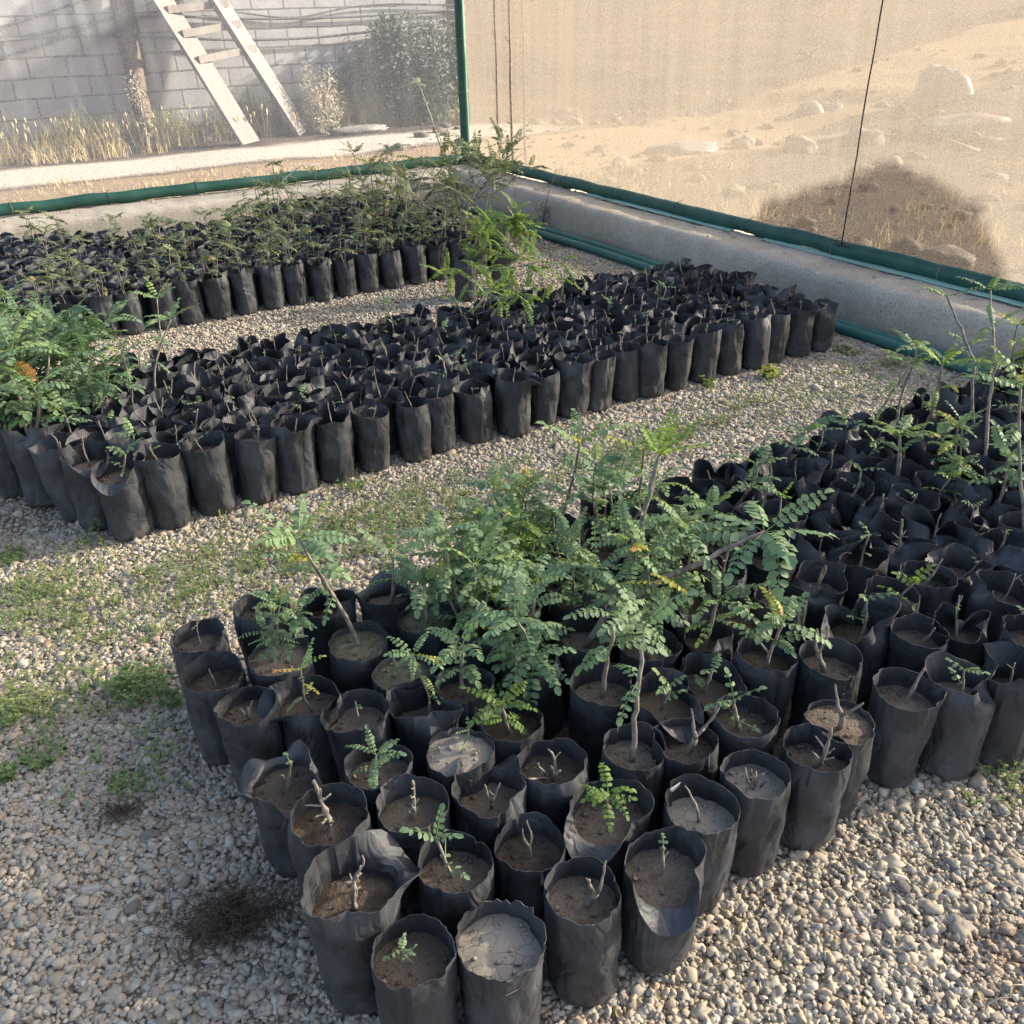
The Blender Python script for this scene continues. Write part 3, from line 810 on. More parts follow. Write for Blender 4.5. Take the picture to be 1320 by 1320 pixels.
# hand-surveyed bags of the front block: rim centre in the photograph, bag style, seedling, label
HB = [
 (452, 1160, 'flap', 1, 'knob', 0, "wide-mouthed bag at front corner, back rim folded over, one crooked bare twig", dict(scale=1.12, pscale=0.9)),
 (530, 1228, 'plain', 0, 'sprig', 1, "bag of brown soil with tiny low sprig, between corner bag and cracked silt", dict(pscale=0.55)),
 (643, 1213, 'torn', 0, None, 0, "bag of pale cracked silt without seedling, ragged torn rim", dict(soil_mat='silt')),
 (753, 1153, 'plain', 1, 'fork', 1, "bag with pale Y-shaped twig in dark soil, on right of the cracked silt bag", dict(pscale=1.15)),
 (855, 1112, 'flap', 0, 'twig', 0, "bag with loose flapped rim and slender twig, facing the gravel", dict(pscale=1.1)),
 (905, 1045, 'plain', 2, 'twig', 1, "bag of smooth pale soil with thin twig and grey tag on rim", dict(pscale=1.1, taglet=True, soil_mat='silt')),
 (975, 998, 'plain', 0, 'clump', 0, "bag of pale soil with short broken twigs, at gravel edge", dict(pscale=0.8, soil_mat='silt')),
 (1050, 968, 'plain', 1, 'knob', 1, "bag with ragged knobbly stump in dark soil beside gravel", dict(pscale=1.0)),
 (1085, 930, 'full', 0, 'fork', 2, "bag with stout knobbly forked stem, behind the ragged stump at gravel edge", dict(pscale=1.4)),
 (1166, 893, 'plain', 2, 'twig', 2, "bag with long straight bare rod, left of caved-in bag at gravel edge", dict(pscale=1.45)),
 (1245, 885, 'dent', 0, 'sprig', 2, "bag with rim caved in at front and small leafy sprig inside", dict(pscale=0.9)),
 (1310, 870, 'crumple', 0, 'twig', 3, "crumpled bag at right frame edge beside the caved-in one", dict()),
 (422, 1065, 'plain', 18, 'knob', 2, "bag with tall knobbly grey stump just behind front corner bag", dict(scale=1.08, pscale=1.05)),
 (583, 1115, 'plain', 1, 'sprig', 3, "bag with small leafing stem in second row behind tiny low sprig bag", dict(pscale=1.15)),
 (683, 1085, 'plain', 2, 'fork', 3, "small bag with short forked stub behind the cracked silt bag", dict(scale=0.92, pscale=0.9)),
 (785, 1040, 'flap', 0, 'leafy', 0, "bag with low bright green leafy seedling, second row from near gravel", dict(pscale=0.62, leafmat='fresh')),
 (885, 955, 'plain', 0, 'fork', 4, "bag with spreading bare forked stems behind pale smooth soil bag", dict(pscale=1.25)),
 (366, 1000, 'fold', 0, 'twig', 4, "bag with collar rolled outward and one straight grey twig, left side", dict(pscale=1.1)),
 (320, 910, 'plain', 0, 'fork', 0, "left edge bag with small whitish forked twig, third above corner", dict(pscale=0.6)),
 (273, 870, 'plain', 2, 'twig', 5, "left edge bag with small bent pale twig lying low", dict(pscale=0.6)),
 (256, 823, 'plain', 1, 'twig', 6, "farthest left bag of front block, single short pale twig", dict(pscale=0.7)),
 (338, 785, 'plain', 18, 'clump', 1, "back left bag of front block with thin twin twigs", dict(pscale=0.75)),
 (533, 1042, 'plain', 2, 'knob', 3, "bag with gnarled grey stump between two leafing bags", dict(pscale=0.85)),
 (633, 1022, 'flap', 1, 'fork', 5, "bag with thin antler-like twig in near black soil", dict(pscale=0.95)),
 (490, 985, 'plain', 1, 'leafy', 1, "bag with trailing small-leaved grey green seedling, third row", dict(pscale=0.6)),
 (592, 968, 'full', 0, 'sprig', 4, "brim-full bag of pale silt with one tiny sprig", dict(pscale=0.6, soil_mat='silt')),
 (716, 985, 'plain', 18, 'clump', 2, "bag with tuft of short broken twigs in dark soil", dict(pscale=0.95)),
 (658, 930, 'plain', 0, 'leafy', 2, "bag full of low green weeds beneath grey leafy bushes", dict(pscale=0.75, leafmat='fresh')),
 (463, 920, 'plain', 2, 'twig', 7, "bag with crumbs on soil and short grey stub, near left edge", dict(pscale=0.9)),
 (398, 898, 'flap', 0, 'tall', 0, "bag with curved bare stem topped by green leaves on left side", dict(pscale=0.5)),
 (545, 907, 'dent', 1, 'tall', 1, "bag with caved rim and twisted stem carrying small leaves", dict(pscale=0.5)),
 (360, 850, 'full', 1, 'bushy', 0, "wide bag with spreading branched seedling near left edge", dict(pscale=0.5, scale=1.05)),
 (460, 830, 'full', 0, 'tall', 2, "bag of mossy soil with long slanting stem and pale leaves above", dict(pscale=0.95, soil_mat='moss')),
 (520, 868, 'full', 1, 'twig', 8, "bag heaped with mossy green soil and a bare twig", dict(soil_mat='moss')),
 (500, 765, 'flap', 1, 'leafy', 3, "bag at back edge, gravel behind, with thin stemmed leafy seedling", dict(pscale=1.0)),
 (420, 778, 'deep', 0, 'tall', 3, "bag at back edge with tall seedling spreading over gravel path", dict(pscale=0.85)),
 (548, 795, 'full', 1, 'leafy', 4, "mossy soiled bag with forked leafy seedling near back edge", dict(pscale=0.9, soil_mat='moss')),
 (600, 882, 'plain', 1, 'leafy', 5, "bag with grey leaved seedling left of the green weeds", dict(pscale=0.9)),
 (1070, 850, 'plain', 2, 'fork', 1, "bag with tall forked stem sprouting green at tip", dict(pscale=1.5)),
 (1110, 800, 'crumple', 1, 'sprig', 5, "crumpled bag with pale soil behind the tall forked stem", dict()),
 (960, 925, 'plain', 0, 'sprig', 6, "bag with straight stem and leaf pair near dense foliage edge", dict(pscale=1.25)),
]
placed = []      # (u, v) of every bag
rngp = random.Random(77)
for (x, y, style, si, kind, pi, label, kw) in HB:
    ids = bags_of(style) if si < 10 else [si]
    bi = ids[si % len(ids)] if si < 10 else si
    p = at(x, y, BAG_H); u, v = UV(p); placed.append((u, v))
    grow_bag((p[0], p[1], 0.004), rngp.uniform(0, 6.28), bi, kind, pi, label, FRONT, prz=rngp.uniform(0, 6.28), **kw)

def lattice(rows, v0, dv, u0, u1, du, chooser, block, group, skip=0.108, jit=0.012, first=0):
    built = []
    for j in range(rows):
        v = v0 + j * dv; us = []
        u = u0 + (0.5 * du if j % 2 else 0.0)
        while u < u1:
            uu, vv = u + rngp.gauss(0, jit), v + rngp.gauss(0, jit)
            if all((uu - a) ** 2 + (vv - b) ** 2 > skip ** 2 for a, b in placed): us.append((uu, vv))
            u += du
        us.sort()
        for k, (uu, vv) in enumerate(us):
            ch = chooser(uu, vv, j)
            if ch is None: continue
            bi, kind, pi, kw = ch
            placed.append((uu, vv))
            p = W(uu, vv)
            kw.setdefault('scale', rngp.uniform(0.95, 1.05))
            b_ = grow_bag((p[0], p[1], 0.004), rngp.uniform(0, 6.28), bi, kind, pi, None, group, prz=rngp.uniform(0, 6.28), **kw)
            tag(b_, None, 'seedling bag'); built.append((b_, kind, uu, vv))
            b_.rotation_euler.x = rngp.gauss(0, 0.035); b_.rotation_euler.y = rngp.gauss(0, 0.035)

    # say which one: its place in its row, counting every bag of the block in that row
    row = lambda v: min(rows - 1, max(0, int(round((v - v0) / dv))))
    for b_, kind, uu, vv in built:
        rank = 1 + sum(1 for a, b in placed[first:] if row(b) == row(vv) and a < uu)
        b_['label'] = "bag with %s, %s from left in %s row back, %s block" % (DESC[kind], ordw(rank), ordw(row(vv) + 1), block)

def pick(pairs):
    x = rngp.random() * sum(w for _, w in pairs)
    for k, w in pairs:
        x -= w
        if x <= 0: return k
    return pairs[-1][0]
def seen(u, v, z=0.3, margin=90):
    p = W(u, v, z) - cC; d = p @ cF
    x = 660 + F_PX * (p @ cR) / d; y = 660 - F_PX * (p @ cU) / d
    return -margin < x < 1320 + margin and -margin < y < 1320 + margin
def choose_front(u, v, j):
    if not seen(u, v): return None
    lf, ps = 'leaf', 1.0
    if u < 1.4 and v > 1.18: kind = pick([('bushy', 9), ('leafy', 3), ('tall', 0.8), ('fork', 0.3)])
    elif u < 1.3: kind = pick([('leafy', 3), ('sprig', 3), ('fork', 3)])
    elif u < 1.6: kind = pick([('leafy', 2), ('sprig', 3), ('fork', 2), ('knob', 1), ('tall', 0.6)]); ps = 0.9
    elif u < 2.3: kind = pick([('sprig', 4), ('twig', 4), ('fork', 2), ('leafy', 1.6), ('knob', 1)]); ps = 1.1
    else: kind = pick([('leafy', 3), ('tall', 3.5), ('sprig', 4), ('twig', 3), ('bushy', 0.6)])
    if u < 1.6: st = pick([('plain', 4), ('flap', 2), ('deep', 2)])
    else: st = pick([('crumple', 5), ('dent', 3), ('deep', 3), ('flap', 1), ('plain', 2)])
    if kind == 'bushy': ps = rngp.uniform(0.78, 1.02)
    if rngp.random() < (0.1 if kind != 'bushy' else (0.35 if v > 1.65 else 0.0)): lf = 'fresh'
    return rngp.choice(bags_of(st)), kind, rngp.randrange(NVAR[kind]), dict(pscale=ps * rngp.uniform(0.85, 1.1), leafmat=lf)

# two long stems that lean out of the middle of the front block, and the one by the gravel
rr_ = random.Random(3)
def hero(base_px, tip_px, tip_z, via, radii, leaves, seed, label, group, leafmat='leaf', bag=0, base_z=0.20, shrub=None):
    b = at(*base_px, base_z); tipp = at(*tip_px, tip_z)
    d = tipp - b
    pts = [np.array([0, 0, -0.012])] + [np.array([d[0] * a, d[1] * a, d[2] * h]) for a, h in via] + [d]
    placed.append(UV(b))
    cm = shrub_plant(pts, radii, seed, *shrub[:2], shrub[2], leafmat, **shrub[3]) if shrub else custom_plant(pts, radii, leaves, seed, leafmat)
    _, _, top = get_bag(bag)
    return grow_bag((b[0] - top[0], b[1] - top[1], 0.004), 0, bag, None, 0, label, group, custom=cm)
L_ = rosette(rr_, 1.0, 5, 0.13, 0.17, 7, 0.030, 0.55, 0.42, 0.0, 0.5) + [(1.0, (0.1, -0.55, 0.15), 0.17, 7, 0.034, 1.5, 0.38), (1.0, (0.75, 0.3, 0.5), 0.18, 8, 0.022, 0.3, 0.55), (0.97, (-0.9, 0.1, 0.15), 0.17, 7, 0.028, 0.4, 0.4)]
hero((752, 838), (985, 690), 0.45, [(0.12, 0.35), (0.45, 0.66), (0.75, 0.86)], [0.009, 0.008, 0.0065, 0.005], L_, 5, "bag whose long grey stem leans right to a rosette of big crinkled leaves", FRONT)
L_ = rosette(rr_, 1.0, 6, 0.08, 0.12, 7, 0.017, 0.4, 0.5, 0.2, 1.2) + [(1.0, (0.85, 0.45, 0.6), 0.17, 9, 0.014, 0.15, 0.5)]
hero((805, 765), (850, 588), 0.58, [(0.3, 0.3), (0.7, 0.72)], [0.008, 0.0065, 0.005], L_, 6, "bag with tall bare stem leaning over gravel, green tuft on top", FRONT, 'fresh', 3)
L_ = rosette(rr_, 1.0, 4, 0.08, 0.12, 7, 0.017, 0.8, 0.35, 0.2, 1.1) + rosette(rr_, 0.62, 2, 0.07, 0.1, 5, 0.017, 0.8, 0.35)
hero((815, 985), (830, 812), 0.48, [(0.1, 0.4), (0.5, 0.7)], [0.006, 0.005, 0.0035], L_, 7, "bag with upright grey rod-like stem under grey green foliage", FRONT, 'leaf', 1)
L_ = rosette(rr_, 1.0, 4, 0.08, 0.12, 7, 0.017, 0.8, 0.3, 0.2, 1.1) + rosette(rr_, 0.6, 2, 0.08, 0.11, 6, 0.02, 0.9, 0.35)
hero((775, 905), (795, 800), 0.42, [(0.3, 0.4), (0.6, 0.7)], [0.0055, 0.0045, 0.0035], L_, 8, "bag with brown slanting stem left of the upright grey rod", FRONT, 'leaf', 2)
L_ = rosette(rr_, 1.0, 4, 0.10, 0.14, 8, 0.016, 0.5, 0.45, 0.1, 0.9) + rosette(rr_, 0.6, 3, 0.08, 0.12, 7, 0.015, 0.6, 0.45)
hero((1258, 560), (1222, 378), 0.62, [(0.2, 0.3), (0.3, 0.6), (0.75, 0.85)], [0.006, 0.005, 0.0035], L_, 9, "bag with tall dark bent stem in front of right kerb wall", FRONT, 'leaf', 14)
L_ = rosette(rr_, 1.0, 4, 0.10, 0.14, 8, 0.016, 0.5, 0.4, 0.1, 0.9) + rosette(rr_, 0.7, 3, 0.08, 0.12, 7, 0.016, 0.6, 0.4) + rosette(rr_, 0.5, 3, 0.08, 0.12, 7, 0.016, 0.6, 0.4)
hero((1272, 600), (1277, 372), 0.66, [(0.3, 0.3), (0.4, 0.62), (0.8, 0.85)], [0.0065, 0.005, 0.0035], L_, 10, "bag with tallest straight stem by right kerb, leaves at three heights", FRONT, 'leaf', 15)
L_ = rosette(rr_, 1.0, 6, 0.10, 0.14, 8, 0.017, 0.6, 0.45, 0.0, 1.0) + rosette(rr_, 0.75, 3, 0.08, 0.11, 7, 0.016, 0.8, 0.4)
hero((1158, 625), (1160, 560), 0.36, [(0.4, 0.4)], [0.0075, 0.0065, 0.005], L_, 12, "bag with pale straight stem and airy crown of fine leaves, right part of front block", FRONT, 'leaf', 16)
lattice(8, 0.835, 0.152, 0.27, 3.95, 0.152, choose_front, "front", FRONT, 0.112, first=0)
N_FRONT = len(placed)

# middle block -------------------------------------------------------------
L_ = rosette(rr_, 1.0, 5, 0.10, 0.15, 9, 0.016, 0.7, 0.6, -0.1, 0.8) + rosette(rr_, 0.8, 4, 0.10, 0.14, 8, 0.016, 0.9, 0.6, -0.2, 0.8) + rosette(rr_, 0.6, 4, 0.10, 0.15, 8, 0.016, 0.8, 0.5, -0.1, 0.9) + rosette(rr_, 0.35, 3, 0.10, 0.15, 8, 0.015, 0.6, 0.5, 0.2, 1.0) + rosette(rr_, 0.12, 3, 0.08, 0.12, 7, 0.015, 0.8, 0.45)
hero((592, 425), (668, 330), 0.42, [(0.15, 0.2), (0.45, 0.55), (0.8, 0.85)], [0.009, 0.007, 0.004], L_, 21, "bag with sprawling bright green seedling arching across to the rear block", MIDDLE, 'fresh', 14, shrub=(13, 0.36, (0.15, 9, 0.018, 0.8), dict(ti=0.4, up=-1.0)))
for bp, tp, tz_, sd, sh, lab in (((42, 560), (60, 425), 0.46, 51, (16, 0.30, (0.15, 8, 0.023, 0.8), dict(ti=0.12)), "bag at left frame edge with tallest dense grey green bush, middle block"),
                                 ((5, 520), (5, 430), 0.42, 52, (11, 0.25, (0.14, 8, 0.022, 0.8), dict(ti=0.15)), "bag half cut by left frame edge with bushy seedling, middle block"),
                                 ((112, 560), (140, 470), 0.36, 53, (8, 0.22, (0.13, 7, 0.020, 0.9), dict(ti=0.15)), "bag with arching leafy seedling right of the tallest bush at left"),
                                 ((85, 525), (112, 440), 0.40, 54, (9, 0.24, (0.13, 8, 0.021, 0.8), dict(ti=0.3)), "bag with green bush behind the tallest left edge bush")):
    hero(bp, tp, tz_, [(0.4, 0.5)], [0.008, 0.006, 0.004], None, sd, lab, MIDDLE, 'leaf', 14 + sd % 4, shrub=sh)
def choose_mid(u, v, j):
    if not seen(u, v): return None
    if u < 0.03 - 0.36 * (v - 3.02): return None
    left = v > 3.35 and u < 0.0
    if left: kind = pick([('bushy', 7), ('tall', 1)])
    elif u < 0.6: kind = pick([('sprig', 2.5), ('fork', 3), ('twig', 3), ('leafy', 1.6 if v > 3.2 else 0.5), ('tall', 1.0 if v > 3.2 else 0.0)])
    else: kind = pick([('twig', 12), ('fork', 1.2), ('sprig', 0.8)])
    st = pick([('deep', 6), ('crumple', 4), ('flap', 1), ('plain', 2)]) if j else pick([('deep', 4), ('plain', 4), ('flap', 1), ('full', 1 if u < 1.9 else 0)])
    ps = 1.0
    if kind == 'bushy': ps = rngp.uniform(1.0, 1.25)
    if kind in ('tall', 'leafy'): ps = 0.72
    return rngp.choice(bags_of(st)), kind, rngp.randrange(NVAR[kind]), dict(pscale=ps * rngp.uniform(0.9, 1.2), taglet=rngp.random() < 0.03, scale=rngp.uniform(0.95, 1.05) * (1.0 + 0.16 * max(0, 1 - u / 1.2)))
lattice(8, 3.02, 0.142, -0.12, 3.62, 0.155, choose_mid, "middle", MIDDLE, 0.095, 0.01, N_FRONT)
N_MID = len(placed)

# rear block: its front row as things, the rest as one mass ------------------
L_ = rosette(rr_, 1.0, 5, 0.12, 0.16, 8, 0.02, 0.6, 0.35, 0.1, 1.0) + rosette(rr_, 0.85, 4, 0.12, 0.16, 8, 0.02, 0.6, 0.35, 0.0, 0.9) + rosette(rr_, 0.65, 4, 0.12, 0.17, 8, 0.02, 0.6, 0.35, 0.0, 0.9) + rosette(rr_, 0.45, 5, 0.12, 0.17, 8, 0.021, 0.7, 0.4, -0.1, 0.9) + rosette(rr_, 0.25, 5, 0.12, 0.16, 8, 0.021, 0.7, 0.4, -0.2, 0.8)
hero((590, 300), (640, 215), 0.56, [(0.2, 0.35), (0.6, 0.7)], [0.011, 0.009, 0.005], L_, 31, "bag with large shrubby seedling reaching up in front of corner post", REAR, 'dusty', 14, shrub=(24, 0.50, (0.19, 9, 0.021, 0.6), dict(a0=0.05, ti=0.3)))
L_ = rosette(rr_, 1.0, 3, 0.07, 0.1, 4, 0.026, 0.7, 0.55, 0.0, 0.9) + rosette(rr_, 0.93, 2, 0.06, 0.08, 3, 0.025, 0.7, 0.55)
hero((600, 285), (537, 105), 0.86, [(0.35, 0.4), (0.6, 0.7), (0.85, 0.95)], [0.008, 0.006, 0.004], L_, 33, "bag with thin leaning stem bearing few leaves, in front of left netting", REAR, 'dusty', 15)
L_ = rosette(rr_, 1.0, 6, 0.10, 0.15, 9, 0.017, 0.8, 0.7, -0.1, 0.9) + rosette(rr_, 0.6, 6, 0.10, 0.15, 9, 0.017, 0.8, 0.65, -0.1, 0.9) + rosette(rr_, 0.3, 4, 0.10, 0.13, 8, 0.017, 0.8, 0.65, -0.1, 0.9)
hero((648, 338), (668, 285), 0.42, [(0.4, 0.5)], [0.007, 0.006, 0.004], L_, 35, "isolated end bag with bright yellow green leafy seedling", REAR, 'fresh', 16, shrub=(7, 0.20, (0.13, 8, 0.020, 0.9), dict(ti=0.5)))
hero((600, 345), (618, 300), 0.40, [(0.4, 0.5)], [0.007, 0.006, 0.004], L_, 36, "bag with yellow green seedling beside the isolated end bag", REAR, 'fresh', 17, shrub=(7, 0.2, (0.13, 8, 0.020, 0.9), dict(ti=0.35)))
def choose_rear(u, v, j):
    if not seen(u, v): return None
    kind = pick([('olive', 2 + 2 * u), ('twig', 2), ('tall', 0 if u < 2.1 else 3)])
    return rngp.choice(bags_of(pick([('deep', 3), ('plain', 3)]))), kind, rngp.randrange(NVAR[kind]), dict(pscale=rngp.uniform(0.8, 1.05), leafmat='dusty')
lattice(1, 5.41, 0.15, 0.0, 3.12, 0.162, choose_rear, "rear", REAR, 0.1, 0.01, N_MID)
N_REAR = len(placed)
mass = Geo()
low = [bag_geo(60 + i, s, 18, False) for i, s in enumerate(['deep', 'crumple', 'plain', 'deep', 'crumple'])]
for kind in ('olive', 'twig', 'tall'):
    for i in range(NVAR[kind]):
        if (kind, i) not in PLANTS: PLANTS[(kind, i)] = plant(kind, i + 1)
for j in range(1, 15):
    v = 5.41 + j * 0.142
    if v > 7.62: break
    u = -0.2 + (0.08 if j % 2 else 0)
    while u < 3.05:
        uu, vv = u + rngp.gauss(0, 0.012), v + rngp.gauss(0, 0.012)
        u += 0.158
        # the planted edge recedes towards the left kerb
        if vv > 7.05 + 0.55 * max(0, 0.9 - abs(uu)) and uu < 2.0: continue
        if not seen(uu, vv) or any((uu - a) ** 2 + (vv - b) ** 2 < 0.1 ** 2 for a, b in placed): continue
        g, s, top = rngp.choice(low)
        A = Matrix.Translation(Vector(W(uu, vv, 0.004))) @ Matrix.Rotation(rngp.uniform(0, 6.28), 4, 'Z')
        mass.merge(g, A); mass.merge(s, A, {0: 1})
        kind = pick([('olive', 1.0 + 2.2 * max(0, uu - 0.8)), ('twig', 3.4), ('tall', 2.6 * max(0, uu - 1.75))]); P = PLANTS[(kind, rngp.randrange(NVAR[kind]))]
        B = A @ Matrix.Translation(Vector(top)) @ Matrix.Rotation(rngp.uniform(0, 6.28), 4, 'Z') @ Matrix.Scale(rngp.uniform(0.75, 1.15), 4)
        mass.merge(P.stem, B, {0: 2}); mass.merge(P.leaf, B, {0: 3})
o = link("rear_seedling_bags", mass.mesh("rear_seedling_bags", [MAT['bag'], MAT['soil'], MAT['bark'], MAT['dusty']]))
tag(o, "dense mass of black bags with dusty olive seedlings in front of left kerb", "seedling bags", None, "stuff")
print("BAGS front", N_FRONT, "mid", N_MID - N_FRONT, "rear", N_REAR - N_MID)

# ---------------------------------------------------------------- ground
def smoothstep(x, a, b):
    t = min(1, max(0, (x - a) / (b - a))); return t * t * (3 - 2 * t)
def gz(u, v):
    z = 0.0
    if u > 4.3 or v > 8.15:
        z = 0.06
        if v > 8.15 and u < 7: z += 0.03 * nz((u, v, 0), 0.8, 3)
        if u > 8.5: z += 0.13 * (min(u, 26) - 8.5) * smoothstep(u, 8.5, 12) + 0.08 * nz((u, v, 0), 0.28, 1) * smoothstep(u, 8, 11) + 0.09 * nz((u, v, 0), 1.1, 2) + 0.035 * nz((u, v, 0), 3.1, 5)
        if u > 26: z += 0.05 * (min(u, 150) - 26) + 2.0 * nz((u, v, 0), 0.03, 7) * smoothstep(u, 26, 60)
    return z
def axis(marks):
    out = []
    for a, b, s in marks:
        k = max(1, int(round((b - a) / s))); out += [a + (b - a) * i / k for i in range(k)]
    return out + [marks[-1][1]]
us = axis([(-900, -100, 200), (-100, -12, 22), (-12, -1, 1.0), (-1, 4.2, 0.26), (4.2, 4.4, 0.1), (4.4, 15, 0.14), (15, 30, 0.5), (30, 160, 10), (160, 900, 185)])
vs_ = axis([(-900, -100, 200), (-100, -10, 22), (-10, 0, 1.0), (0, 8.05, 0.3), (8.05, 8.25, 0.1), (8.25, 16, 0.3), (16, 40, 1.0), (40, 160, 12), (160, 900, 185)])
g = Geo(); nu = len(us)
g.add([W(u, v, gz(u, v)) for v in vs_ for u in us], [(j * nu + i, j * nu + i + 1, (j + 1) * nu + i + 1, (j + 1) * nu + i) for j in range(len(vs_) - 1) for i in range(nu - 1)])
tag(link("ground", g.mesh("ground", [MAT['ground']])), None, None, None, "structure")

# gravel stones ------------------------------------------------------------
stones = bpy.data.collections.new("gravel_stones")
rng = random.Random(8)
for k in range(7):
    g = Geo(); lump(g, (0, 0, 0), (0.0105 * rng.uniform(0.8, 1.25), 0.0085 * rng.uniform(0.8, 1.15), 0.0062 * rng.uniform(0.8, 1.2)), k * 3.1, 0.85, 1.3, ICO2)
    me = g.mesh("stone", [MAT['stone']]); o = bpy.data.objects.new("stone", me); stones.objects.link(o)
PL = np.array(placed)
def blocked(u, v):
    return (0.36 < u < 4 and 0.98 < v < 1.86) or (0.05 < u < 3.5 and 3.12 < v < 3.98) or (0.0 < u < 2.9 and 5.52 < v < 6.8)
def scatter(n, u0, u1, v0, v1):
    out = []
    pu, pv = RS.uniform(u0, u1, n), RS.uniform(v0, v1, n)
    blk = lambda a, b, c, d: (pu > a) & (pu < b) & (pv > c) & (pv < d)
    P = pu[:, None] * EU + pv[:, None] * EV - cC; d = P @ cF
    x = 660 + F_PX * (P @ cR) / d; y = 660 - F_PX * (P @ cU) / d
    ok = ~(blk(0.36, 4, 0.98, 1.86) | blk(0.05, 3.5, 3.12, 3.98) | blk(0.0, 2.9, 5.52, 6.8)) & (x > -70) & (x < 1390) & (y > -70) & (y < 1390)
    return list(zip(pu[ok], pv[ok]))
pts = scatter(280000, -0.7, 4.06, 0.15, 3.2) + scatter(90000, -0.7, 4.06, 3.2, 5.6) + scatter(42000, -1.0, 4.06, 5.3, 7.8)
near = np.array([W(a, b, 0) for a, b in pts])
near[:, 2] = RS.uniform(-0.002, 0.006, len(near))
me = bpy.data.meshes.new("gravel"); me.from_pydata(near.tolist(), [], [])
sc_ = RS.lognormal(0.0, 0.38, len(near)) * 0.60
a = me.attributes.new("size", 'FLOAT', 'POINT'); a.data.foreach_set("value", sc_)
r = np.stack([RS.normal(0, 0.35, len(near)), RS.normal(0, 0.35, len(near)), RS.uniform(0, 6.28, len(near))], 1)
a = me.attributes.new("turn", 'FLOAT_VECTOR', 'POINT'); a.data.foreach_set("vector", r.ravel())
go = link("gravel", me); tag(go, "loose pale gravel covering the nursery floor", "gravel", None, "stuff")
gn = bpy.data.node_groups.new("gravel_scatter", 'GeometryNodeTree')
gn.interface.new_socket("Geometry", in_out='INPUT', socket_type='NodeSocketGeometry')
gn.interface.new_socket("Geometry", in_out='OUTPUT', socket_type='NodeSocketGeometry')
gi = gn.nodes.new("NodeGroupInput"); goo = gn.nodes.new("NodeGroupOutput")
ci = gn.nodes.new("GeometryNodeCollectionInfo"); ci.inputs[0].default_value = stones
ci.inputs[1].default_value = True; ci.inputs[2].default_value = True
ip = gn.nodes.new("GeometryNodeInstanceOnPoints"); ip.inputs["Pick Instance"].default_value = True
na = gn.nodes.new("GeometryNodeInputNamedAttribute"); na.data_type = 'FLOAT'; na.inputs[0].default_value = "size"
nb = gn.nodes.new("GeometryNodeInputNamedAttribute"); nb.data_type = 'FLOAT_VECTOR'; nb.inputs[0].default_value = "turn"
er = gn.nodes.new("FunctionNodeEulerToRotation")
gn.links.new(gi.outputs[0], ip.inputs["Points"]); gn.links.new(ci.outputs[0], ip.inputs["Instance"])
gn.links.new(na.outputs[0], ip.inputs["Scale"]); gn.links.new(nb.outputs[0], er.inputs[0]); gn.links.new(er.outputs[0], ip.inputs["Rotation"])
gn.links.new(ip.outputs[0], goo.inputs[0])
md = go.modifiers.new("scatter", 'NODES'); md.node_group = gn
print("STONES", len(near))
# a few big stones that can be told apart
for k, (x, y, r, lab) in enumerate([(195, 1078, 0.02, "pale flat wedge stone lying on shaded gravel"), (172, 1172, 0.017, "round tan pebble larger than the gravel left of the dry roots"), (1163, 1145, 0.017, "egg shaped olive stone on the sunny gravel"), (128, 1212, 0.013, "small blue grey stone in the near left gravel"), (80, 1018, 0.014, "round pinkish stone in the left gravel")]):
    g = Geo(); lump(g, (0, 0, 0.006), (r, r * 0.72, r * 0.5), 40 + k, 0.4, 1.2, ICO3)
    tag(link("stone", g.mesh("stone", [MAT['rock'] if k < 3 else MAT['stone']]), None, at(x, y, 0.006), k * 1.3), lab, "stone")

# ---------------------------------------------------------------- kerb walls
def kerb(name, axis_u, a0, a1, h=0.235):
    """rough cast kerb: a profile swept along u or v, worn and wavy"""
    K = int((a1 - a0) / 0.035); g = Geo(); V = []
    prof = [(0.02, -0.05), (0.0, 0.0), (0.0, 0.06), (0.004, 0.12), (0.01, 0.18), (0.018, h - 0.02), (0.035, h), (0.12, h + 0.004), (0.22, h + 0.006), (0.32, h + 0.004), (0.42, h + 0.002), (0.52, h), (0.545, h - 0.02), (0.55, 0.1), (0.55, -0.05)]
    for i in range(K + 1):
        a = a0 + (a1 - a0) * i / K
        for k, (d, z) in enumerate(prof):
            n1 = nz((a * 1.3, d * 3, z * 4), 1.5, 4 + axis_u) * 0.014 + nz((a * 9, d * 10, z * 12), 1.2, 8) * 0.009 + nz((a * 28, d * 30, z * 30), 1.0, 2) * 0.005
            dd = d - (n1 if k < 6 else 0) ; zz = z + (n1 * 0.9 if 5 <= k <= 12 else 0)
            V.append(W(a, 7.87 + dd, zz) if axis_u else W(4.05 + dd, a, zz))
    n = len(prof); Fc = []
    for i in range(K):
        for k in range(n - 1):
            q = (i * n + k, (i + 1) * n + k, (i + 1) * n + k + 1, i * n + k + 1)
            Fc.append(q if axis_u else q[::-1])
    Fc.append(tuple(range(n))); Fc.append(tuple(K * n + k for k in range(n - 1, -1, -1)))
    g.add(V, Fc)
    return g.mesh(name, [MAT['concrete']])
tag(link("kerb_wall", kerb("kerb_wall", True, -5.0, 4.04)), "low rough concrete kerb along the left netting, behind the rear seedlings", "kerb wall")
tag(link("kerb_wall", kerb("kerb_wall", False, -2.5, 8.42)), "low rough concrete kerb along the tan right netting, mostly shaded", "kerb wall")
g = Geo(); rng = random.Random(77)
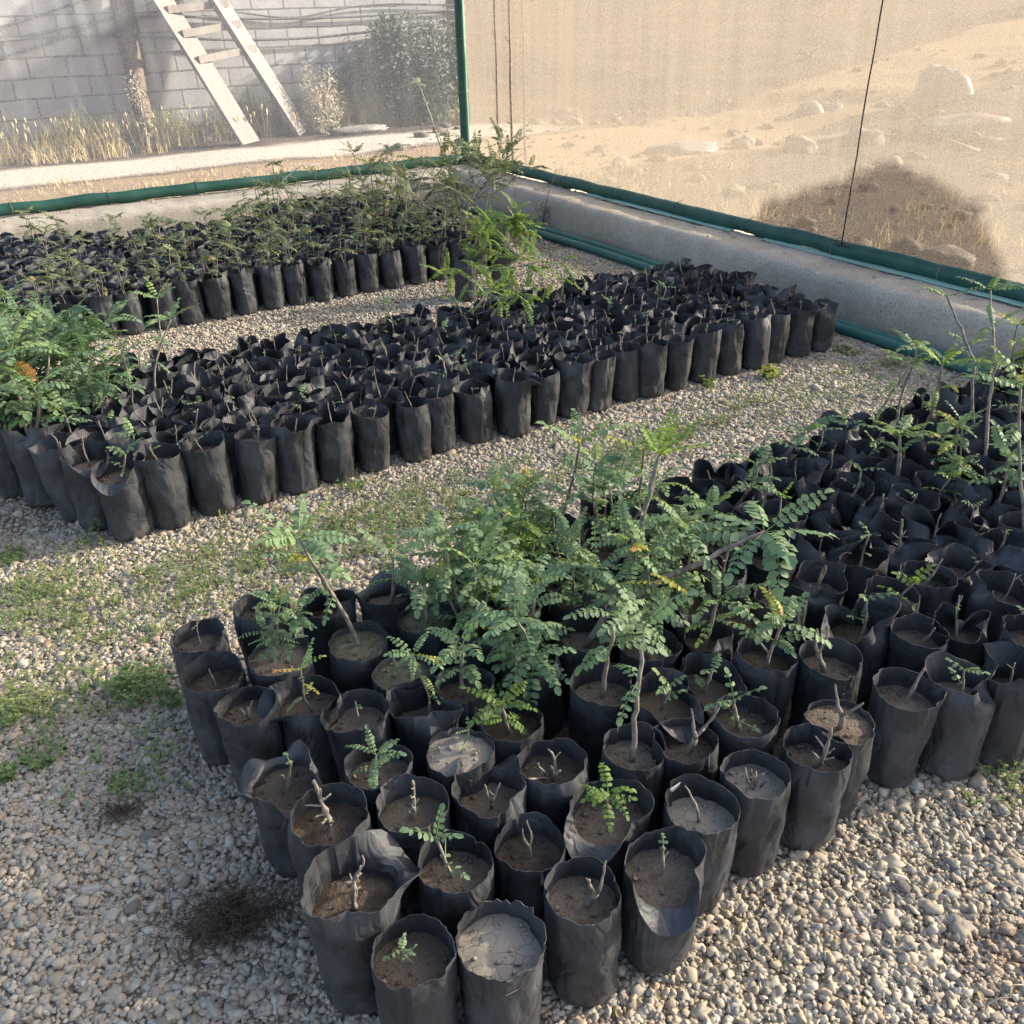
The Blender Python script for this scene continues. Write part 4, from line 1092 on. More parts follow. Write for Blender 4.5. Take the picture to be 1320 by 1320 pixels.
for k in range(260):
    v = rng.uniform(0.5, 8.2); u = 4.12 + 0.26 * rng.random() ** 0.7; r_ = 0.003 + 0.012 * rng.random() ** 3
    lump(g, W(u, v, 0.245 + r_ * 0.3), (r_, r_ * 0.8, r_ * 0.6), k, 0.5, 1.4, ICO1)
for k in range(140):
    u = rng.uniform(0.1, 4.0); v = 7.95 + 0.28 * rng.random() ** 0.7; r_ = 0.003 + 0.012 * rng.random() ** 3
    lump(g, W(u, v, 0.245 + r_ * 0.3), (r_, r_ * 0.8, r_ * 0.6), k, 0.5, 1.4, ICO1)
tag(link("kerb_debris", g.mesh("kerb_debris", [MAT['concrete']])), "crumbled concrete bits and grit lying on top of the kerbs", "debris", None, "stuff")
# pale sheet strip lying on the kerb under the pipe
for (v0, v1, lab) in ((4.5, 6.2, "pale sheet strip on sunlit part of the right kerb top"), (1.4, 4.2, "green sheet strip on shaded part of the right kerb top")):
    g = Geo(); K = 40
    g.add([W(4.33 + s * (0.065 + 0.02 * nz((i * 0.4, 0, s), 1, v0)), v0 + (v1 - v0) * i / K, 0.252 + 0.004 * nz((i * 0.7, s, 0), 1, 3) + (0.0 if s else -0.004) + h) for h in (0, 0.003) for i in range(K + 1) for s in (0, 1)],
          [(2 * i, 2 * i + 1, 2 * i + 3, 2 * i + 2) for i in range(K)] + [(2 * (K + 1) + 2 * i + 2, 2 * (K + 1) + 2 * i + 3, 2 * (K + 1) + 2 * i + 1, 2 * (K + 1) + 2 * i) for i in range(K)])
    tag(link("plastic_strip", g.mesh("plastic_strip", [MAT['sheet']])), lab, "plastic strip")

# ---------------------------------------------------------------- netting walls, pipes, posts
PIPE_R = 0.046
def pipe_path(p0, p1, k, seed, amp=0.012):
    return np.array([p0 + (p1 - p0) * i / k + np.array([nz((i * 0.5, 0, 0), 1, seed), nz((i * 0.5, 3, 0), 1, seed), nz((i * 0.4, 7, 0), 1, seed)]) * amp for i in range(k + 1)])
def netting(name, p0, p1, zlo, zhi, inward, mat, seed):
    K, R = int(np.linalg.norm(p1 - p0) / 0.03), 26; g = Geo(); V = []
    d = nrm(p1 - p0)
    for i in range(K + 1):
        for k in range(R + 1):
            a = i / K; z = zlo + (zhi - zlo) * k / R
            p = p0 + (p1 - p0) * a; s = a * np.linalg.norm(p1 - p0)
            off = 0.026 * nz((s * 2.2, z * 0.5, 0), 1.2, seed) + 0.013 * nz((s * 8, z * 0.6, 0), 1.0, seed) + 0.006 * nz((s * 17 + z, z * 1.5, 0), 1.0, seed + 4)
            off *= math.sin(math.pi * min(1, max(0, (k / R)))) ** 0.5
            V.append((p + inward * off) * np.array([1, 1, 0]) + np.array([0, 0, z]))
    g.add(V, [(i * (R + 1) + k, (i + 1) * (R + 1) + k, (i + 1) * (R + 1) + k + 1, i * (R + 1) + k + 1) for i in range(K) for k in range(R)])
    return g.mesh(name, [mat])
PU, PV = 4.42, 8.32
def net_wall(name, p0, p1, inward, mat, label, seed):
    root = empty(name, (0, 0, 0)); tag(root, label, "netting wall")
    zc = 0.29
    link("netting", netting("netting", p0, p1, zc, 2.7, inward, mat, seed), root)
    g = Geo(); L = np.linalg.norm(p1 - p0); k = int(L / 0.12)
    pp = pipe_path(p0 + np.array([0, 0, zc]) + inward * 0.004, p1 + np.array([0, 0, zc]) + inward * 0.004, k, seed)
    rr = np.array([PIPE_R * (1 + 0.12 * nz((i * 0.6, 1, 0), 1, seed + 2) + (0.08 if i % 7 == 0 else 0)) for i in range(k + 1)])
    tube(g, pp, rr, 14)
    pb = link("bottom_pipe", g.mesh("bottom_pipe", [MAT['pipe']]), root)
    rngt = random.Random(seed)
    for i in range(2, k - 1, 6):
        t = Geo(); c = pp[i]; T = nrm(pp[i + 1] - pp[i]); A = np.array([0, 0, 1.0]); B = np.cross(T, A)
        sk = rngt.uniform(-0.03, 0.03); R = rr[i] + 0.003
        ring = [c + (A * math.cos(x) + B * math.sin(x)) * R + T * sk * math.sin(x) for x in np.linspace(0, 2 * math.pi, 15)]
        ring += [ring[-1] + B * -0.0 + np.array([0, 0, 0.01]) + T * 0.02, ring[-1] + np.array([0, 0, 0.02]) + T * 0.045]
        tube(t, ring, 0.0022, 4)
        link("tie_cord", t.mesh("tie_cord", [MAT['tie'] if rngt.random() < 0.6 else MAT['wire']]), pb)
    g = Geo(); tube(g, pipe_path(p0 + np.array([0, 0, 2.7]), p1 + np.array([0, 0, 2.7]), 12, seed, 0.004), PIPE_R * 0.8, 12)
    link("top_rail", g.mesh("top_rail", [MAT['pipe']]), root)
    return root
net_wall("netting_wall", W(-5.0, PV), W(PU - 0.05, PV), -EV, MAT['netl'], "sheer left netting wall with green bottom pipe, block wall showing through", 3)
net_wall("netting_wall", W(PU, PV - 0.05), W(PU, -2.5), -EU, MAT['netr'], "tan sunlit right netting wall above a green bottom pipe", 9)
def post(u, v, label):
    root = empty("corner_post", W(u, v, 0.2)); tag(root, label, "post")
    g = Geo(); k = 22
    tube(g, pipe_path(np.array([0, 0, 0.0]), np.array([0, 0, 2.6]), k, 5, 0.004), np.array([0.048 * (1 + 0.05 * nz((i * .7, 0, 0), 1, 2)) for i in range(k + 1)]), 14)
    p = link("pole", g.mesh("pole", [MAT['pipe']]), root)
    for z in (0.25, 0.7, 1.15, 1.6):
        t = Geo(); tube(t, [(0.052 * math.cos(x), 0.052 * math.sin(x), z + 0.012 * math.sin(x)) for x in np.linspace(0, 2 * math.pi, 15)], 0.0025, 4)
        link("tie_cord", t.mesh("tie_cord", [MAT['tie']]), root)
post(PU - 0.03, PV, "green wrapped corner post where the two netting walls meet")
# thin dark wire against the right netting
g = Geo(); a = W(PU - 0.075, 3.57, 0.33); b = W(PU - 0.06, 3.55, 2.7)
tube(g, pipe_path(a, b, 14, 6, 0.008), 0.0045, 6)
kn = [a + np.array([0.03 * math.cos(x), 0.03 * math.sin(x), 0.008 * math.sin(3 * x)]) for x in np.linspace(0, 9, 18)]
tube(g, kn, 0.004, 5)
tag(link("tension_wire", g.mesh("tension_wire", [MAT['wire']])), "dark upright wire knotted to bottom pipe of right netting", "wire")
# green pipes lying at the foot of the right kerb
for k, (pl, lab) in enumerate([([(3.82, 7.55), (3.90, 6.6), (3.94, 5.6), (3.93, 4.6), (3.93, 3.6), (3.97, 2.6), (3.98, 1.6)], "longer green pipe lying on gravel close against right kerb"),
                               ([(3.83, 6.9), (3.80, 6.2), (3.84, 5.4), (3.84, 4.6), (3.83, 3.9), (3.90, 3.0), (3.90, 2.2)], "green pipe lying on the gravel side of the other one by right kerb")]):
    g = Geo(); P = np.array([W(u, v, 0.034) for u, v in pl]); q = []
    for i in range(len(P) - 1):
        for s in range(6): q.append(P[i] * (1 - s / 6) + P[i + 1] * s / 6)
    q.append(P[-1]); q = np.array(q)
    for _ in range(3): q[1:-1] = (q[:-2] + 2 * q[1:-1] + q[2:]) / 4
    tube(g, q, 0.028, 14)
    tag(link("green_pipe", g.mesh("green_pipe", [MAT['hose']])), lab, "pipe", "green pipes along the kerb")

# ---------------------------------------------------------------- small weeds, grass and roots
def weed_geo(seed, r, n, h, ll, tint):
    rng = random.Random(seed); g = Geo()
    for k in range(n):
        a = rng.uniform(0, 6.28); q = r * math.sqrt(rng.random()); b = np.array([q * math.cos(a), q * math.sin(a), 0])
        hh = h * rng.uniform(0.4, 1.1); d = nrm([rng.gauss(0, 0.35), rng.gauss(0, 0.35), 1]); t = b + d * hh
        tube(g, [b, (b + t) / 2 + np.array([rng.gauss(0, .003), rng.gauss(0, .003), 0]), t], 0.0007, 3, 0, 0.55, False)
        for i in range(rng.randint(4, 7)):
            f = rng.uniform(0.35, 1); p = b + d * hh * f; e = rng.uniform(-0.1, 0.8); az = rng.uniform(0, 6.28)
            dd = np.array([math.cos(az) * math.cos(e), math.sin(az) * math.cos(e), math.sin(e)])
            L = ll * rng.uniform(0.6, 1.2); leaflet(g, p, dd, np.array([0, 0, 1.0]) + 0.3 * dd, L, L * rng.uniform(0.4, 0.7), min(1, max(0, tint + rng.gauss(0, 0.15))), rng)
    return g
WEEDS = [
 (178, 893, 0.075, 90, 0.075, 0.014, 0.35, 'weed', "bright green weed clump touching the left edge bags of front block"),
 (28, 918, 0.06, 90, 0.05, 0.010, 0.7, 'weed', "yellow green feathery weed clump on gravel near left frame edge"),
 (8, 1003, 0.022, 18, 0.03, 0.016, 0.3, 'weed', "small dark green weed at left edge below the feathery clump"),
 (60, 760, 0.10, 80, 0.05, 0.009, 0.7, 'weed', "pale spreading weed mat on gravel in front of middle block corner"),
 (18, 722, 0.05, 40, 0.045, 0.012, 0.4, 'weed', "green weed patch at left edge beside middle block corner bags"),
 (345, 640, 0.028, 10, 0.07, 0.026, 0.35, 'fresh', "broad leaved weed growing between front bags of middle block"),
 (455, 632, 0.045, 30, 0.06, 0.011, 0.4, 'weed', "green weed tuft at foot of pale grey front bag of middle block"),
 (125, 700, 0.04, 9, 0.09, 0.016, 0.5, 'weed', "wiry weed sprouting by the left corner bags of middle block"),
 (992, 487, 0.04, 14, 0.06, 0.03, 0.75, 'fresh', "yellow green weed by the right end of middle block"),
 (912, 500, 0.02, 8, 0.07, 0.022, 0.5, 'fresh', "single upright weed against front bags near right end of middle block"),
 (1090, 455, 0.07, 40, 0.03, 0.013, 0.3, 'weed', "flat weed on gravel beside green pipes"),
 (1150, 472, 0.06, 30, 0.03, 0.013, 0.35, 'weed', "larger leafed flat weed between front block and green pipes"),
 (1295, 985, 0.06, 40, 0.03, 0.008, 0.6, 'weed', "thin grassy weed on right gravel beside crumpled bags"),
 (225, 905, 0.02, 10, 0.04, 0.022, 0.25, 'weed', "dark clover-like weed pressed against left edge bag"),
 (60, 975, 0.05, 60, 0.03, 0.010, 0.45, 'weed', "sparse weed scatter below the feathery clump"),
 (170, 1010, 0.05, 50, 0.025, 0.009, 0.5, 'weed', "thin seedling weeds on shaded gravel left of front block"),
]
for k, (x, y, r, n, h, ll, ti, mt, lab) in enumerate(WEEDS):
    tag(link("weed", weed_geo(300 + k, r, n, h, ll, ti).mesh("weed", [MAT[mt]]), None, at(x, y, 0.004)), lab, "weed", "weeds in the gravel")
# thin ground cover spread through the middle gravel path
g = Geo(); rng = random.Random(4)
def spread(cx, cy, su, sv, n):
    p = at(cx, cy); cu, cv = UV(p)
    for k in range(int(n * 0.75)):
        u, v = cu + rng.gauss(0, su), cv + rng.gauss(0, sv)
        if blocked(u, v) or any((u - a) ** 2 + (v - b) ** 2 < 0.07 ** 2 for a, b in placed): continue
        w = weed_geo(900 + rng.randrange(10 ** 6), 0.016, 3, rng.uniform(0.02, 0.07), rng.uniform(0.006, 0.011), rng.uniform(0.55, 0.95))
        g.merge(w, Matrix.Translation(Vector(W(u, v, 0.006))))
for args in [(420, 700, 0.35, 0.13, 420), (560, 660, 0.3, 0.12, 240), (300, 735, 0.2, 0.12, 160), (120, 800, 0.2, 0.14, 200), (60, 760, 0.12, 0.12, 120), (90, 900, 0.15, 0.1, 150), (930, 545, 0.35, 0.1, 190), (780, 600, 0.25, 0.1, 90), (1080, 500, 0.3, 0.1, 60), (1290, 1000, 0.1, 0.08, 40), (200, 960, 0.12, 0.12, 50)]:
    spread(*args)
tag(link("ground_cover", g.mesh("ground_cover", [MAT['weed']])), "sparse tiny green weeds sprouting through the gravel path", "weeds", None, "stuff")
g = Geo(); rng = random.Random(14)
for k in range(420):
    u, v = rng.uniform(-0.5, 3.9), rng.choice([rng.uniform(0.3, 0.85), rng.uniform(2.0, 2.95), rng.uniform(1.0, 2.9), rng.uniform(4.2, 5.3)])
    if blocked(u, v) or (v < 2.0 and u > 0.15 and v > 0.75): continue
    L = rng.uniform(0.008, 0.022)
    leaflet(g, W(u, v, rng.uniform(0.008, 0.014)), np.array([rng.gauss(0, 1), rng.gauss(0, 1), rng.gauss(0, .15)]), np.array([rng.gauss(0, .3), rng.gauss(0, .3), 1.0]), L, L * rng.uniform(0.3, 0.6), rng.uniform(0.2, 1.0), rng)
    if rng.random() < 0.35: tube(g, path(rng, W(u + .05, v, 0.011), (rng.gauss(0, 1), rng.gauss(0, 1), 0), rng.uniform(0.03, 0.09), 4, 0.25, 0), 0.0009, 3, 0, 0.5)
tag(link("leaf_litter", g.mesh("leaf_litter", [MAT['straw']])), "dry fallen leaflets and bits of stalk scattered over the gravel", "leaf litter", None, "stuff")
# tangled dry roots thrown on the gravel
def roots(seed, r, n, h):
    rng = random.Random(seed); g = Geo()
    for k in range(n):
        a = rng.uniform(0, 6.28); q = r * rng.random() * (0.75 + 0.45 * math.sin(a * 2 + 1) + 0.25 * math.sin(a * 5))
        p = path(rng, (q * math.cos(a) * 1.25, q * math.sin(a) * 0.8, rng.uniform(0.004, h * max(0.15, 1 - q / r))), (rng.gauss(0, 1), rng.gauss(0, 1), rng.gauss(0, 0.3)), rng.uniform(0.04, 0.11), 7, 0.5, -0.03)
        p[:, 2] = np.clip(p[:, 2], 0.006, h * 1.2)
        tube(g, p, np.linspace(rng.uniform(0.0006, 0.0014), 0.0004, 8), 3, 0, 0.4, False)
    return g
tag(link("root_tangle", roots(1, 0.095, 560, 0.06).mesh("root_tangle", [MAT['root']]), None, at(293, 1192, 0.006)), "large dark tangle of dry roots thrown on gravel beside front corner bags", "dry roots")
tag(link("root_tangle", roots(2, 0.03, 70, 0.018).mesh("root_tangle", [MAT['root']]), None, at(160, 1048, 0.006)), "small wisp of dry roots on the shaded gravel", "dry roots")
g = Geo(); tube(g, pipe_path(at(1258, 1310, 0.012), at(1318, 1268, 0.02), 8, 3, 0.02), 0.0016, 4)
tag(link("dead_stalk", g.mesh("dead_stalk", [MAT['tie']])), "pale curved dry stalk at near right corner of gravel", "stalk")
# dead weed stalk at the kerb, bent white straw behind the rear bags
g = Geo(); b = W(4.0, 6.3, 0.0)
rng = random.Random(9)
tube(g, [b, b + np.array([0.03, 0.02, 0.2]), b + np.array([0.12, 0.06, 0.46])], [0.004, 0.003, 0.0015], 5)
for k in range(60):
    q = b + np.array([rng.gauss(0, .035), rng.gauss(0, .035), rng.uniform(0, .16)])
    tube(g, path(rng, q, rdir(rng, -0.3, 1.2), 0.07, 4, 0.4, 0.0), 0.0016, 3)
tag(link("dead_weed", g.mesh("dead_weed", [MAT['root']])), "dead brown weed with one tall stalk against right kerb", "weed")
g = Geo(); b = at(360, 275, 0.25)
tube(g, [b, b + np.array([0.0, 0.02, 0.12]), b + np.array([0.06, 0.04, 0.24]), b + np.array([0.2, 0.08, 0.33]), b + np.array([0.34, 0.14, 0.33])], [0.005, 0.005, 0.0045, 0.004, 0.003], 6)
tag(link("bent_straw", g.mesh("bent_straw", [MAT['tag']])), "pale bent stalk arching before the left kerb", "stalk")

# ---------------------------------------------------------------- beyond the left netting
WALL_V = 14.0
g = Geo(); box(g, (-9, 0, -0.2), (7.15, 0.2, 3.2))
o = link("block_wall", g.mesh("block_wall", [MAT['blocks']], False), None, W(0, WALL_V, 0)); o.rotation_euler = (0, 0, math.radians(30))
tag(o, "grey concrete block wall seen through the left netting", "wall")
def wall_curve(name, pix, r, mat, label, cat, vplane=WALL_V - 0.05, group=None):
    q = np.array([at_plane_v(x, y, vplane) for x, y in pix]); out = []
    for i in range(len(q) - 1):
        for s in range(5): out.append(q[i] * (1 - s / 5) + q[i + 1] * s / 5)
    out.append(q[-1]); out = np.array(out)
    for _ in range(4): out[1:-1] = (out[:-2] + 2 * out[1:-1] + out[2:]) / 4
    g = Geo(); tube(g, out, r, 8)
    return tag(link(name, g.mesh(name, [mat])), label, cat, group)
wall_curve("cable", [(-60, 60), (0, 52), (70, 40), (150, 22), (230, 21), (330, 25), (460, 22), (600, 12)], 0.016, MAT['cable'], "upper grey cable strung along block wall, crossing behind pole", "cable", group="cables on the block wall")
wall_curve("cable", [(-60, 92), (0, 74), (60, 58), (130, 28), (220, -6), (300, -30)], 0.016, MAT['cable'], "slanting grey cable rising to the right across block wall", "cable", group="cables on the block wall")
wall_curve("cable", [(-60, 58), (0, 52), (80, 47), (160, 46), (240, 50), (330, 52), (420, 48), (520, 35), (600, 26)], 0.018, MAT['cable'], "sagging grey cable along the block wall below the upper one", "cable", WALL_V - 0.09, group="cables on the block wall")
wall_curve("cable", [(-60, 44), (0, 36), (60, 17), (110, 0), (160, -18)], 0.014, MAT['cable'], "short grey cable in top left corner of block wall", "cable", group="cables on the block wall")
wall_curve("cable", [(280, 12), (380, 26), (450, 8), (520, 4), (600, 8)], 0.012, MAT['cable'], "thin wavy cable right of the ladder on block wall", "cable", group="cables on the block wall")
# timber pole
a = at_plane_v(184, 150, WALL_V - 0.35); a[2] = 0.0; b = at_plane_v(146, -40, WALL_V - 0.15)
g = Geo(); tube(g, pipe_path(a, b + (b - a) * 0.4, 12, 3, 0.02), np.linspace(0.13, 0.105, 13), 12)
tag(link("timber_pole", g.mesh("timber_pole", [MAT['pole']])), "brown timber pole standing against the block wall", "pole")
g = Geo(); a2 = at_plane_v(186, 98, WALL_V - 0.2); b2 = at_plane_v(163, -20, WALL_V - 0.12)
tube(g, [a2, (a2 + b2) / 2, b2], 0.05, 8)
tag(link("timber_batten", g.mesh("timber_batten", [MAT['pole']])), "short dark batten fixed to right side of timber pole", "batten")
# ladder of grey boards
lad = empty("ladder", at(355, 180, 0.06)); tag(lad, "weathered wooden ladder of flat boards leaning against the block wall", "ladder")
base = np.array(lad.location)
def plank(p, q, wd, th, wdir, name, parent, mat):
    g = Geo(); d = nrm(q - p); w = nrm(wdir - d * (wdir @ d)); n = np.cross(d, w); K = 10; V = []
    for i in range(K + 1):
        c = p + (q - p) * i / K
        for sx, sy in ((-1, -1), (1, -1), (1, 1), (-1, 1)):
            V.append(c + w * sx * wd / 2 * (1 + 0.04 * nz((i, sx, 0), 1, wd * 90)) + n * sy * th / 2)
    Fc = [(3, 2, 1, 0), tuple(K * 4 + k for k in range(4))]
    for i in range(K):
        for k in range(4):
            k2 = (k + 1) % 4; Fc.append((i * 4 + k, i * 4 + k2, (i + 1) * 4 + k2, (i + 1) * 4 + k))
    g.add([v - base for v in V], Fc); return link(name, g.mesh(name, [mat], False), parent)
fl, fr = at(323, 185, 0.08), at(390, 172, 0.08)
tl, tr = at_plane_v(206, -6, WALL_V - 0.42), at_plane_v(282, 2, WALL_V - 0.32)
tl2, tr2 = tl + (tl - fl) * 0.25, tr + (tr - fr) * 0.25
nlad = nrm(np.cross(tl - fl, fr - fl)); wl = np.cross(nlad, nrm(tl - fl))
plank(fl, tl2, 0.34, 0.045, nrm(fr - fl) , "rail", lad, MAT['wood'])
plank(fr, tr2, 0.40, 0.07, nrm(fr - fl) + nlad * 0.25, "rail", lad, MAT['wood'])
def on(p, q, px_y):
    # point on a rail at a given picture height
    lo_, hi_ = 0.0, 1.3
    for _ in range(40):
        m = (lo_ + hi_) / 2; c = p + (q - p) * m - cC; y = 660 - F_PX * (c @ cU) / (c @ cF)
        if y > px_y: lo_ = m
        else: hi_ = m
    return p + (q - p) * lo_
for yl, yr in ((79, 66), (46, 34), (15, 8), (-18, -25)):
    p, q = on(fl, tl2, yl), on(fr, tr2, yr); d = nrm(q - p)
    fwd = nlad if nlad @ (cC - p) > 0 else -nlad
    plank(p - d * 0.06 + fwd * 0.05, q + d * 0.06 + fwd * 0.05, 0.085, 0.04, np.array([0, 0, 1.0]), "rung", lad, MAT['wood'])

def blades(g, rng, base, n, h, spread_, w, tint0, tint1, lean=0.25):
    V = []; Fc = []; T = []
    for k in range(n):
        b = base(rng)
        cl = 0.5 + nz((b[0], b[1], 0), 1.6, 3) + 0.6 * nz((b[0], b[1], 0), 5.0, 8)
        if rng.random() > cl * 1.5: continue
        hh = h * rng.uniform(0.35, 1.15) * (0.55 + cl * 0.8); a = rng.uniform(0, 6.28); s = np.array([math.cos(a), math.sin(a), 0]) * w * rng.uniform(0.6, 1.3)
        dx = np.array([rng.gauss(0, lean), rng.gauss(0, lean), 0]) * hh
        i = len(V); m = b + dx * 0.3 + np.array([0, 0, hh * 0.55]); t = b + dx + np.array([0, 0, hh])
        V += [b - s, b + s, m + s * 0.8, m - s * 0.8, t]; Fc += [(i, i + 1, i + 2, i + 3), (i + 3, i + 2, i + 4)]
        T += [rng.uniform(tint0, tint1)] * 5
    g.add(V, Fc, 0, T)
def in_uv(u0, u1, v0, v1):
    def f(rng):
        u, v = rng.uniform(u0, u1), rng.uniform(v0, v1); return W(u, v, gz(u, v) - 0.005)
    return f
def seedheads(g, rng, base, n, h):
    for k in range(n):
        b = base(rng); hh = h * rng.uniform(0.6, 1.1); t = b + np.array([rng.gauss(0, .06), rng.gauss(0, .06), hh])
        tube(g, [b, (b + t) / 2, t], 0.003, 3, 0, 0.8, False)
        lump(g, t, (0.012, 0.012, 0.04), k, 0.3, 1.5, ICO1, 0, 0.95)
rng = random.Random(21)
g = Geo()
blades(g, rng, in_uv(-4, 6.2, 8.55, 11.15), 9000, 0.06, 0, 0.004, 0.45, 0.95, 0.5)
blades(g, rng, in_uv(-4, 7, 13.3, 13.97), 8500, 0.42, 0, 0.006, -0.25, 0.4, 0.25)
blades(g, rng, in_uv(-4, 3.0, 12.9, 13.6), 3500, 0.40, 0, 0.005, 0.2, 0.9, 0.25)
blades(g, rng, in_uv(-4, 2.4, 12.7, 13.5), 3000, 0.22, 0, 0.006, 0.5, 1.0, 0.3)
blades(g, rng, in_uv(2.6, 5.2, 13.3, 13.95), 2000, 0.28, 0, 0.006, 0.1, 0.9, 0.25)
blades(g, rng, in_uv(4.6, 6.0, 13.2, 13.95), 1500, 0.45, 0, 0.007, 0.1, 0.7, 0.2)
seedheads(g, rng, in_uv(-3, 4.2, 12.8, 13.7), 170, 0.42)
tag(link("dry_grass", g.mesh("dry_grass", [MAT['straw']])), "dry straw and green tall grass along the block wall", "grass", None, "stuff")

def leafy_bush(name, loc, lobes, nleaf, ll, mat, label, cat, seed, trunk=True, group=None, stemmat='stick', tint=(0.1, 0.9), wr=0.55):
    """bush: stems from the ground to each lobe and leaves spread through the lobes' volume"""
    rng = random.Random(seed); root = empty(name, loc); tag(root, label, cat, group)
    st, lf = Geo(), Geo()
    tot = sum(r[0] * r[1] * r[2] for _, r in lobes)
    for c, r in lobes:
        c = np.array(c); r = np.array(r)
        tube(st, path(rng, (rng.gauss(0, .03), rng.gauss(0, .03), -0.02), nrm(c + np.array([0, 0, 0.1])), np.linalg.norm(c) + 0.02, 6, 0.05, 0.02), np.linspace(0.022, 0.008, 7) * (1 + c[2] * 0.4), 6)
        for k in range(6): tube(st, path(rng, c * 0.8, rdir(rng, -0.2, 1.2), r.mean() * 0.9, 4, 0.2, 0.05), np.linspace(0.007, 0.003, 5), 4)
        for k in range(int(nleaf * (r[0] * r[1] * r[2]) / tot)):
            d = nrm([rng.gauss(0, 1), rng.gauss(0, 1), rng.gauss(0, 1)]); q = rng.random() ** 0.45
            k_ = 1 + 0.35 * nz(d, 2.1, seed)
            p = c + d * r * q * k_
            if p[2] < 0.01: continue
            dd = nrm(d + np.array([rng.gauss(0, .6), rng.gauss(0, .6), rng.gauss(0, .5)])); L = ll * rng.uniform(0.6, 1.3)
            leaflet(lf, p, dd, nrm([rng.gauss(0, .5), rng.gauss(0, .5), 1]), L, L * wr, rng.uniform(*tint), rng)
    link("branches", st.mesh("branches", [MAT[stemmat]]), root)
    link("foliage", lf.mesh("foliage", [MAT[mat]]), root)
    return root
leafy_bush("bush", W(6.1, 13.4, 0.05), [((-0.95, 0.1, 0.4), (0.4, 0.35, 0.4)), ((-0.5, 0.15, 0.7), (0.45, 0.35, 0.5)), ((0.0, 0.2, 0.95), (0.5, 0.35, 0.55)), ((0.5, 0.2, 0.8), (0.45, 0.35, 0.6)), ((0.15, 0, 0.4), (0.7, 0.4, 0.4)), ((-0.3, 0.1, 1.2), (0.25, 0.25, 0.3))], 9000, 0.06, 'bush', "dark green bush in shade at foot of block wall, left of corner post", "bush", 2)
leafy_bush("shrub", W(4.75, 13.35, 0.05), [((-0.15, 0, 0.5), (0.14, 0.14, 0.45)), ((0.12, 0.05, 0.45), (0.16, 0.14, 0.42)), ((0, -0.1, 0.3), (0.25, 0.2, 0.3))], 1500, 0.05, 'silver', "pale silvery dry shrub glowing beside foot of ladder", "shrub", 3, tint=(0, 1), wr=0.3)
leafy_bush("shrub", W(2.2, 12.95, 0.05), [((0.0, 0, 0.75), (0.12, 0.12, 0.22)), ((0.05, 0, 0.45), (0.08, 0.08, 0.3))], 330, 0.04, 'silver', "tall thin pale weed standing before timber pole", "weed", 4, tint=(0, 0.8), wr=0.3)
# rubble and rubbish at the foot of the wall
rng = random.Random(31)
RUB = [(95, 190, 0.20, 'rock', "white broken rock left of the tall thin weed"), (60, 206, 0.14, 'rock', "flat white rock beside path at left, lowest of the rubble"), (112, 185, 0.13, 'rock', "small white rock leaning on bigger broken one"), (140, 186, 0.16, 'rock', "buff rock in grass right of broken white rock"), (218, 192, 0.06, 'rock', "small pale rock at path edge before the grass"),
       (412, 172, 0.10, 'rock', "pale rock at right foot of ladder"), (452, 155, 0.16, 'rock', "round pale rock beside blue plastic sack"), (520, 150, 0.13, 'rock', "grey rock right of blue plastic sack"), (545, 148, 0.14, 'rock', "grey rock near corner post, in shade"), (572, 144, 0.16, 'rock', "pale rock heap nearest the corner post"), (355, 172, 0.14, 'rock', "pale rock between the ladder feet"), (268, 184, 0.11, 'rock', "whitish rock in straw left of ladder")]
for k, (x, y, r, mt, lab) in enumerate(RUB):
    p = at(x, y, 0.06); g = Geo(); lump(g, (0, 0, r * 0.35), (r, r * 0.75, r * 0.55), 60 + k, 0.45, 1.3, ICO3)
    tag(link("rock", g.mesh("rock", [MAT[mt]]), None, p, rng.uniform(0, 6)), lab, "rock", "rubble along the block wall")
def sack(x, y, r, mt, lab, seed, rz):
    p = at(x, y, 0.06); g = Geo(); lump(g, (0, 0, r[2] * 0.8), r, seed, 0.35, 2.2, ICO3, floor=0.0)
    tag(link("plastic_sack", g.mesh("plastic_sack", [MAT[mt]]), None, p, rz), lab, "sack")
sack(485, 158, (0.34, 0.12, 0.10), 'blue', "blue and white plastic sack lying at foot of block wall", 3, 0.0)
sack(462, 172, (0.42, 0.12, 0.06), 'plastic', "long flat pale sack lying in front of the blue one", 5, 0.45)
sack(438, 168, (0.26, 0.14, 0.06), 'plastic', "flat grey sack between ladder foot and blue sack", 6, -0.1)

# ---------------------------------------------------------------- beyond the right netting
for k, (x, lab) in enumerate([(655, "thicker bare sapling stem just outside right netting by corner"), (672, "thinner bare sapling stem right of the thicker one, outside netting")]):
    b = at_plane_u(x + 6, 215, PU + 0.12); b[2] = 0.05; t = at_plane_u(x, -20, PU + 0.12)
    g = Geo(); q = pipe_path(b, t + (t - b) * 0.35, 14, 20 + k, 0.02); tube(g, q, np.linspace(0.018 - 0.003 * k, 0.011, 15), 7)
    rs = random.Random(k + 50)
    for i in (4, 6, 8, 10): tube(g, path(rs, q[i], rdir(rs, 0.2, 1.0), 0.12, 4, 0.2, 0.1), np.linspace(0.006, 0.003, 5), 4)
    tag(link("sapling_stem", g.mesh("sapling_stem", [MAT['root']])), lab, "sapling", "bare saplings outside the netting")
def rock_at(x, y, r, mt, lab, cat, name="rock", seed=0, group="rocks beyond the right netting", up=0.35):
    u = 9.0
    p = at(x, y, 0.1)
    for _ in range(6):
        u, v = UV(p); p = at(x, y, gz(u, v))
    r = np.array(r, float)
    g = Geo(); lump(g, (0, 0, r[2] * up), r, seed, 0.4, 1.4, ICO3)
    tag(link(name, g.mesh(name, [MAT[mt]]), None, p, seed * 0.7), lab, cat, group)
